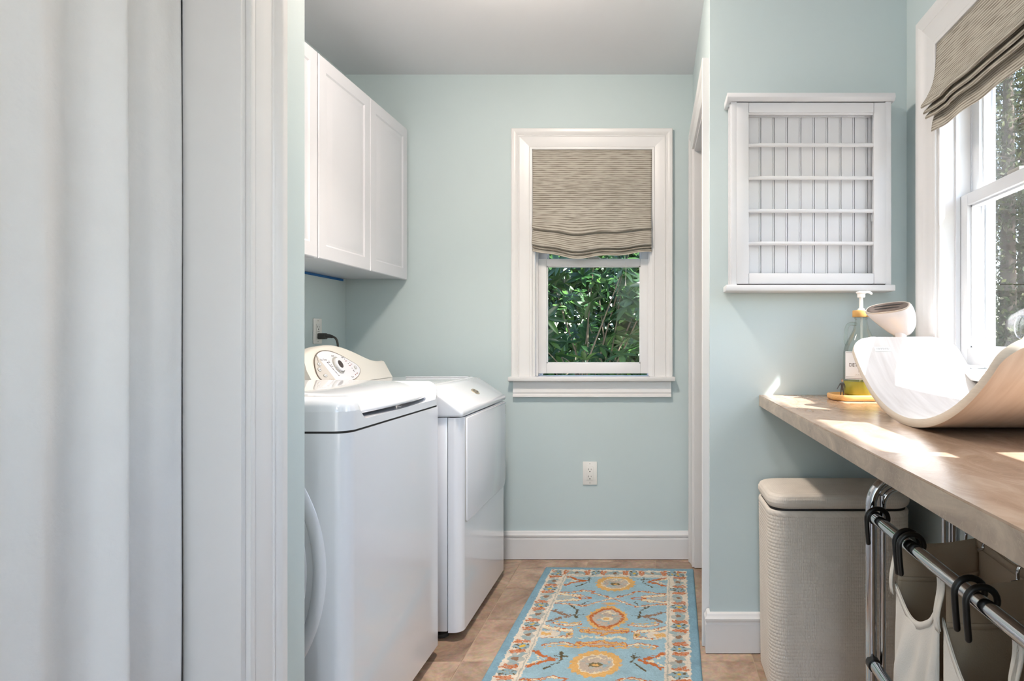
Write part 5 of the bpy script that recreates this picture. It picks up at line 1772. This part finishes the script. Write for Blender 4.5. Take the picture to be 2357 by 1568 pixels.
# ------------------------------------------------------------------ roman shades
def roman_shade(name, label, T, W, prof, sagf, mtl, taper=0.0, seed=0, nu=60, wr=1.0):
    """T(u,n,z): prof list of (n, z, sagweight)"""
    t = thing(name, label, 'window shade')
    r = np.random.default_rng(seed)
    pts = [Vector((a, b, c)) for a, b, c in prof]
    sm = smooth_path(pts, 7)
    A = np.array([(p.x, p.y, p.z) for p in sm])
    L = np.concatenate([[0], np.cumsum(np.hypot(np.diff(A[:, 0]), np.diff(A[:, 1])))])
    uu = np.linspace(-W / 2, W / 2, nu)
    P = np.zeros((len(A), nu, 3)); UV = np.zeros((len(A), nu, 2))
    ph = r.uniform(0, 6.28, 10)
    zmin = A[:, 1].min()
    for i in range(len(A)):
        n, z, s = A[i]
        f = z / zmin if zmin else 0
        k = 1 - taper * min(1, f * 1.2) * (1 if s < .6 else .6)
        x = uu * k
        sag = sagf * s * (1 - (2 * uu / W) ** 2)
        wri = wr * (.003 * np.sin(uu * 17 + ph[0] + z * 9) + .002 * np.sin(uu * 37 + ph[1] - z * 14)) * min(1, max(0, f - .35) * 2)
        crease = wr * .006 * np.exp(-((uu - (.12 + (z + .36) * .45)) / .018) ** 2) * (1 if .5 < f < .9 else 0)
        wz = wr * s * (.006 * np.sin(uu * 13 + ph[2]) + .004 * np.sin(uu * 29 + ph[3]))
        for j in range(nu):
            P[i, j] = T(x[j], n + wri[j] - crease[j], z - sag[j] + wz[j])
        UV[i, :, 0] = uu; UV[i, :, 1] = L[i]
    o = grid_mesh('fabric', P, UV, mtl, t, 180)
    solidify(o, .0018)
    return t
bx_c = (B1[0] + B1[1]) / 2
profB = [(-.012, 0, 0), (-.010, -.15, 0), (-.004, -.30, .1), (.006, -.36, .35), (.014, -.388, .8), (.010, -.398, .9), (-.006, -.385, .8), (-.008, -.392, .8), (.004, -.42, .9), (.016, -.462, 1.0), (.018, -.474, 1.05), (.010, -.480, 1.05), (-.004, -.470, 1.0), (-.002, -.482, 1.05), (.010, -.492, 1.1), (-.002, -.490, 1.1), (.000, -.503, 1.15), (.004, -.512, 1.15)]
sb = roman_shade('roman_shade', 'tan striped roman shade on the small back window', lambda u, n, z: (bx_c + u, YB - .017 - n, B1[3] - .001 + z), .600, profB, .026, M_SHADE_B, .010, 4)
box('head_rail', B1[0] + .014, B1[1] - .014, YB + .004, YB + .030, B1[3] - .034, B1[3] - .013, M_TRIM, sb)
wc = (W2[0] + W2[1]) / 2
profR = [(-.012, 0, 0), (-.008, -.08, 0), (.000, -.14, .1), (.018, -.19, .5), (.036, -.222, .8), (.034, -.232, .85), (.004, -.205, .6), (.002, -.212, .6), (.028, -.245, .9), (.026, -.253, .95), (.000, -.222, .7), (-.002, -.228, .7), (.022, -.262, 1.0), (.020, -.270, 1.0), (-.004, -.238, .8), (-.006, -.25, .9), (.002, -.285, 1.0), (.006, -.318, 1.05)]
sr = roman_shade('roman_shade', 'grey striped roman shade half raised on the window above the counter', lambda u, n, z: (XR - .017 - n, wc + u, W2[3] - .001 + z * .86), .599, profR, .012, M_SHADE_B, -.015, 8, 60, .5)
box('head_rail', XR + .010, XR + .036, W2[0] + .014, W2[1] - .014, W2[3] - .034, W2[3] - .013, M_TRIM, sr)

# pull cord of the back shade
cd = thing('shade_cord', 'thin pull cord hanging in front of the back window', 'cord')
tube('cord', smooth_path([(-.139, YB + .030, 1.60), (-.139, YB + .028, 1.52), (-.137, YB + .026, 1.46), (-.139, YB + .026, 1.40)], 5), .0012, M_CANVAS, cd, 8)
lathe('tassel', [(0, .022), (.002, .020), (.0035, .008), (.004, 0), (0, 0)], M_CANVAS, cd, 12, (-.139, YB + .026, 1.378))

# ------------------------------------------------------------------ outside: ground, rhododendron, woods
gnd = tag(boxes('ground', [(-14, 30, -14, 34, -.75, -.70)], M_GROUND), 'unseen leaf-litter ground around the house, lightened to bounce daylight indoors', None, None, 'structure')

def leaf_verts(L, w, fold):
    pts = [(0, 0, 0), (.18, .32, 0), (.45, .5, 0), (.75, .36, 0), (1, 0, 0), (.75, -.36, 0), (.45, -.5, 0), (.18, -.32, 0), (.45, 0, -1)]
    V = [(a * L, b * w, fold * (abs(b) * 2) * w * .5 - .10 * L * a * a) if c == 0 else (a * L, 0, -.10 * L * a * a) for a, b, c in pts]
    F = [(0, 1, 2, 8), (8, 2, 3, 4), (0, 8, 6, 7), (8, 4, 5, 6)]
    return V, F
LV, LF = leaf_verts(1.0, .30, .35)
def rhododendron():
    t = thing('rhododendron_bush', 'dense green rhododendron bush outside the back window', 'bush')
    lm = bpy.data.meshes.new('leaf'); lm.from_pydata(LV, [], LF); lm.update(); shade(lm, 180); lm.materials.append(M_RHODO)
    r = random.Random(21)
    wh = []
    for k in range(1500):
        if k < 420:
            p = Vector((r.uniform(-1.25, .45), r.uniform(4.0, 5.3), r.uniform(.45, 2.15)))
        else:
            p = Vector((r.uniform(-2.8, 1.6), r.uniform(4.3, 6.6), r.uniform(-.6, 3.3)))
        wh.append(p)
    leaves = []
    for p in wh:
        ax = Vector((r.uniform(-.6, .6), r.uniform(-.9, .3), r.uniform(.3, 1))).normalized()
        nl = r.randint(6, 9)
        rot = r.uniform(0, 6.28)
        tilt = r.uniform(-.35, .45)
        for i in range(nl):
            a = rot + 2 * math.pi * i / nl + r.uniform(-.2, .2)
            e1 = ax.orthogonal().normalized(); e2 = ax.cross(e1)
            d = (e1 * math.cos(a) + e2 * math.sin(a) + ax * (tilt + r.uniform(-.2, .2))).normalized()
            side = d.cross(ax)
            if side.length < .1: side = d.orthogonal()
            side.normalize(); up = side.cross(d) * -1
            if up.dot(ax) < 0: up = -up; side = -side
            L = r.uniform(.085, .145)
            M = Matrix(((d.x * L, side.x * L, up.x * L, p.x), (d.y * L, side.y * L, up.y * L, p.y), (d.z * L, side.z * L, up.z * L, p.z), (0, 0, 0, 1)))
            leaves.append((p, M))
    def vis(p):
        x, z = p.x / p.y * 3.3, 1.1 + (p.z - 1.1) / p.y * 3.3
        inside = -.60 < x < -.02 and .92 < z < 1.62
        return (0 if inside else 10) + p.y
    leaves.sort(key=lambda q: vis(q[0]))
    for p, M in leaves[:300]:
        o = bpy.data.objects.new('leaf', lm); C.objects.link(o); o.matrix_world = M; o.parent = t
    V = np.array(LV); allv = []; allf = []
    for k, (p, M) in enumerate(leaves[300:]):
        mm = np.array(M)
        allv.append(V @ mm[:3, :3].T + mm[:3, 3]); allf += [tuple(i + k * 9 for i in f) for f in LF]
    me = bpy.data.meshes.new('foliage'); me.from_pydata(np.concatenate(allv).tolist(), [], allf); me.update(); shade(me, 180)
    tag(link('foliage', me, M_RHODO, t), None, None, None, 'stuff')
    bm = bmesh.new()
    for k in range(26):
        b0 = Vector((r.uniform(-1.5, .8), r.uniform(4.6, 5.2), -.7))
        tip = wh[r.randrange(420)]
        mid = b0.lerp(tip, .55) + Vector((r.uniform(-.2, .2), r.uniform(-.1, .2), r.uniform(-.1, .2)))
        add_tube(bm, smooth_path([b0, mid, tip], 5), [.011 - .0085 * i / 10 for i in range(11)], 6)
        for q in range(3):
            tp = wh[r.randrange(420)]
            if (tp - mid).length < 1.0:
                add_tube(bm, smooth_path([mid, mid.lerp(tp, .5) + Vector((0, 0, r.uniform(-.08, .08))), tp], 4), [.007 - .005 * i / 8 for i in range(9)], 5)
    from_bm('branches', bm, M_LEAFW, t, 60)
rhododendron()

def tree(x, y, h, cr, seed, z_lo=.25, nleaf=5200, size=.10, label='leafy tree in the woods outside the counter window', group='trees in the woods', leaf=None):
    r = np.random.default_rng(seed)
    t = thing('tree', label, 'tree', group)
    bm = bmesh.new()
    lean = r.uniform(-.3, .3, 2)
    add_tube(bm, smooth_path([(x, y, -.72), (x + lean[0] * .3, y + lean[1] * .3, h * .45), (x + lean[0], y + lean[1], h * .95)], 6), [.11 * h / 6 * (1 - .75 * i / 12) for i in range(13)], 9)
    cl = []
    for k in range(26):
        a = r.uniform(0, 6.28); zz = r.uniform(z_lo, 1.0) * h; rr = cr * (1.0 - abs(zz / h - .6) * .9) * r.uniform(.35, 1)
        c = np.array([x + rr * math.cos(a), y + rr * math.sin(a), zz]); cl.append(c)
        f = zz / h
        s = Vector((x + lean[0] * f, y + lean[1] * f, max(zz - .3 * rr, 0)))
        add_tube(bm, [s, s.lerp(Vector(c), .5) + Vector((0, 0, .1)), c], [.022, .014, .005], 5)
    from_bm('trunk', bm, M_BARK, t, 60)
    cl = np.array(cl)
    ci = r.integers(0, len(cl), nleaf)
    p = cl[ci] + r.normal(size=(nleaf, 3)) * np.array([.42, .42, .30]) * cr * .5
    p[:, 2] = np.maximum(p[:, 2], -.5)
    d = r.normal(size=(nleaf, 3)); d /= np.linalg.norm(d, axis=1)[:, None]
    e = r.normal(size=(nleaf, 3)); e -= d * (e * d).sum(1)[:, None]; e /= np.linalg.norm(e, axis=1)[:, None]
    s = size * r.uniform(.6, 1.3, nleaf)[:, None]
    V = np.stack([p - d * s, p + e * s * .5, p + d * s, p - e * s * .5], 1).reshape(-1, 3)
    F = np.arange(nleaf * 4).reshape(-1, 4)
    me = bpy.data.meshes.new('crown'); me.from_pydata(V.tolist(), [], F.tolist()); me.update()
    tag(link('crown', me, leaf or M_LEAF, t), None, None, None, 'stuff')
k = 0
for (dist, angs, h) in ((11.0, (22, 34, 47), 8.0), (15.0, (15, 27.5, 40, 53, 66, 79), 10.5), (20, (21, 32, 44), 13.0)):
    for a in angs:
        a2 = R(a + (k * 37 % 5) - 2); dd = dist + (k * 53 % 7) * .25
        tree(dd * math.sin(a2) + .5, dd * math.cos(a2), h, 2.4 + dist * .06, 100 + k, .03, 26000, .022 + dist * .0018)
        k += 1
tree(12.6 * math.sin(R(29.0)), 12.6 * math.cos(R(29.0)), 9.0, 2.4, 160, .03, 26000, .042)
for i, (x, y, lb) in enumerate(((-1.9, 8.0, 'green leafy tree showing through the left of the rhododendron'), (.5, 8.2, 'green leafy tree showing through the right of the rhododendron'))):
    tree(x, y, 4.6, 1.9, 300 + i, .0, 22000, .075, lb, None, M_RHODO)

# round clear disc on the window glass
sd = thing('suction_disc', 'clear round disc stuck on the pane of the counter window', 'window ornament')
bm = bmesh.new()
add_lathe(bm, [(.030, 0), (.029, .003), (.022, .007), (.012, .009), (0, .010)], 28)
bm.transform(Matrix.Translation((.9725, 1.690, 1.135)) @ Matrix.Rotation(R(-90), 4, 'Y'))
from_bm('disc', bm, M_JUG, sd, 60)
bm = bmesh.new()
add_lathe(bm, [(.0295, .0005), (.031, .001), (.031, .003), (.0295, .0035)], 28)
bm.transform(Matrix.Translation((.9725, 1.690, 1.135)) @ Matrix.Rotation(R(-90), 4, 'Y'))
from_bm('rim', bm, M_CHROME, sd, 60)
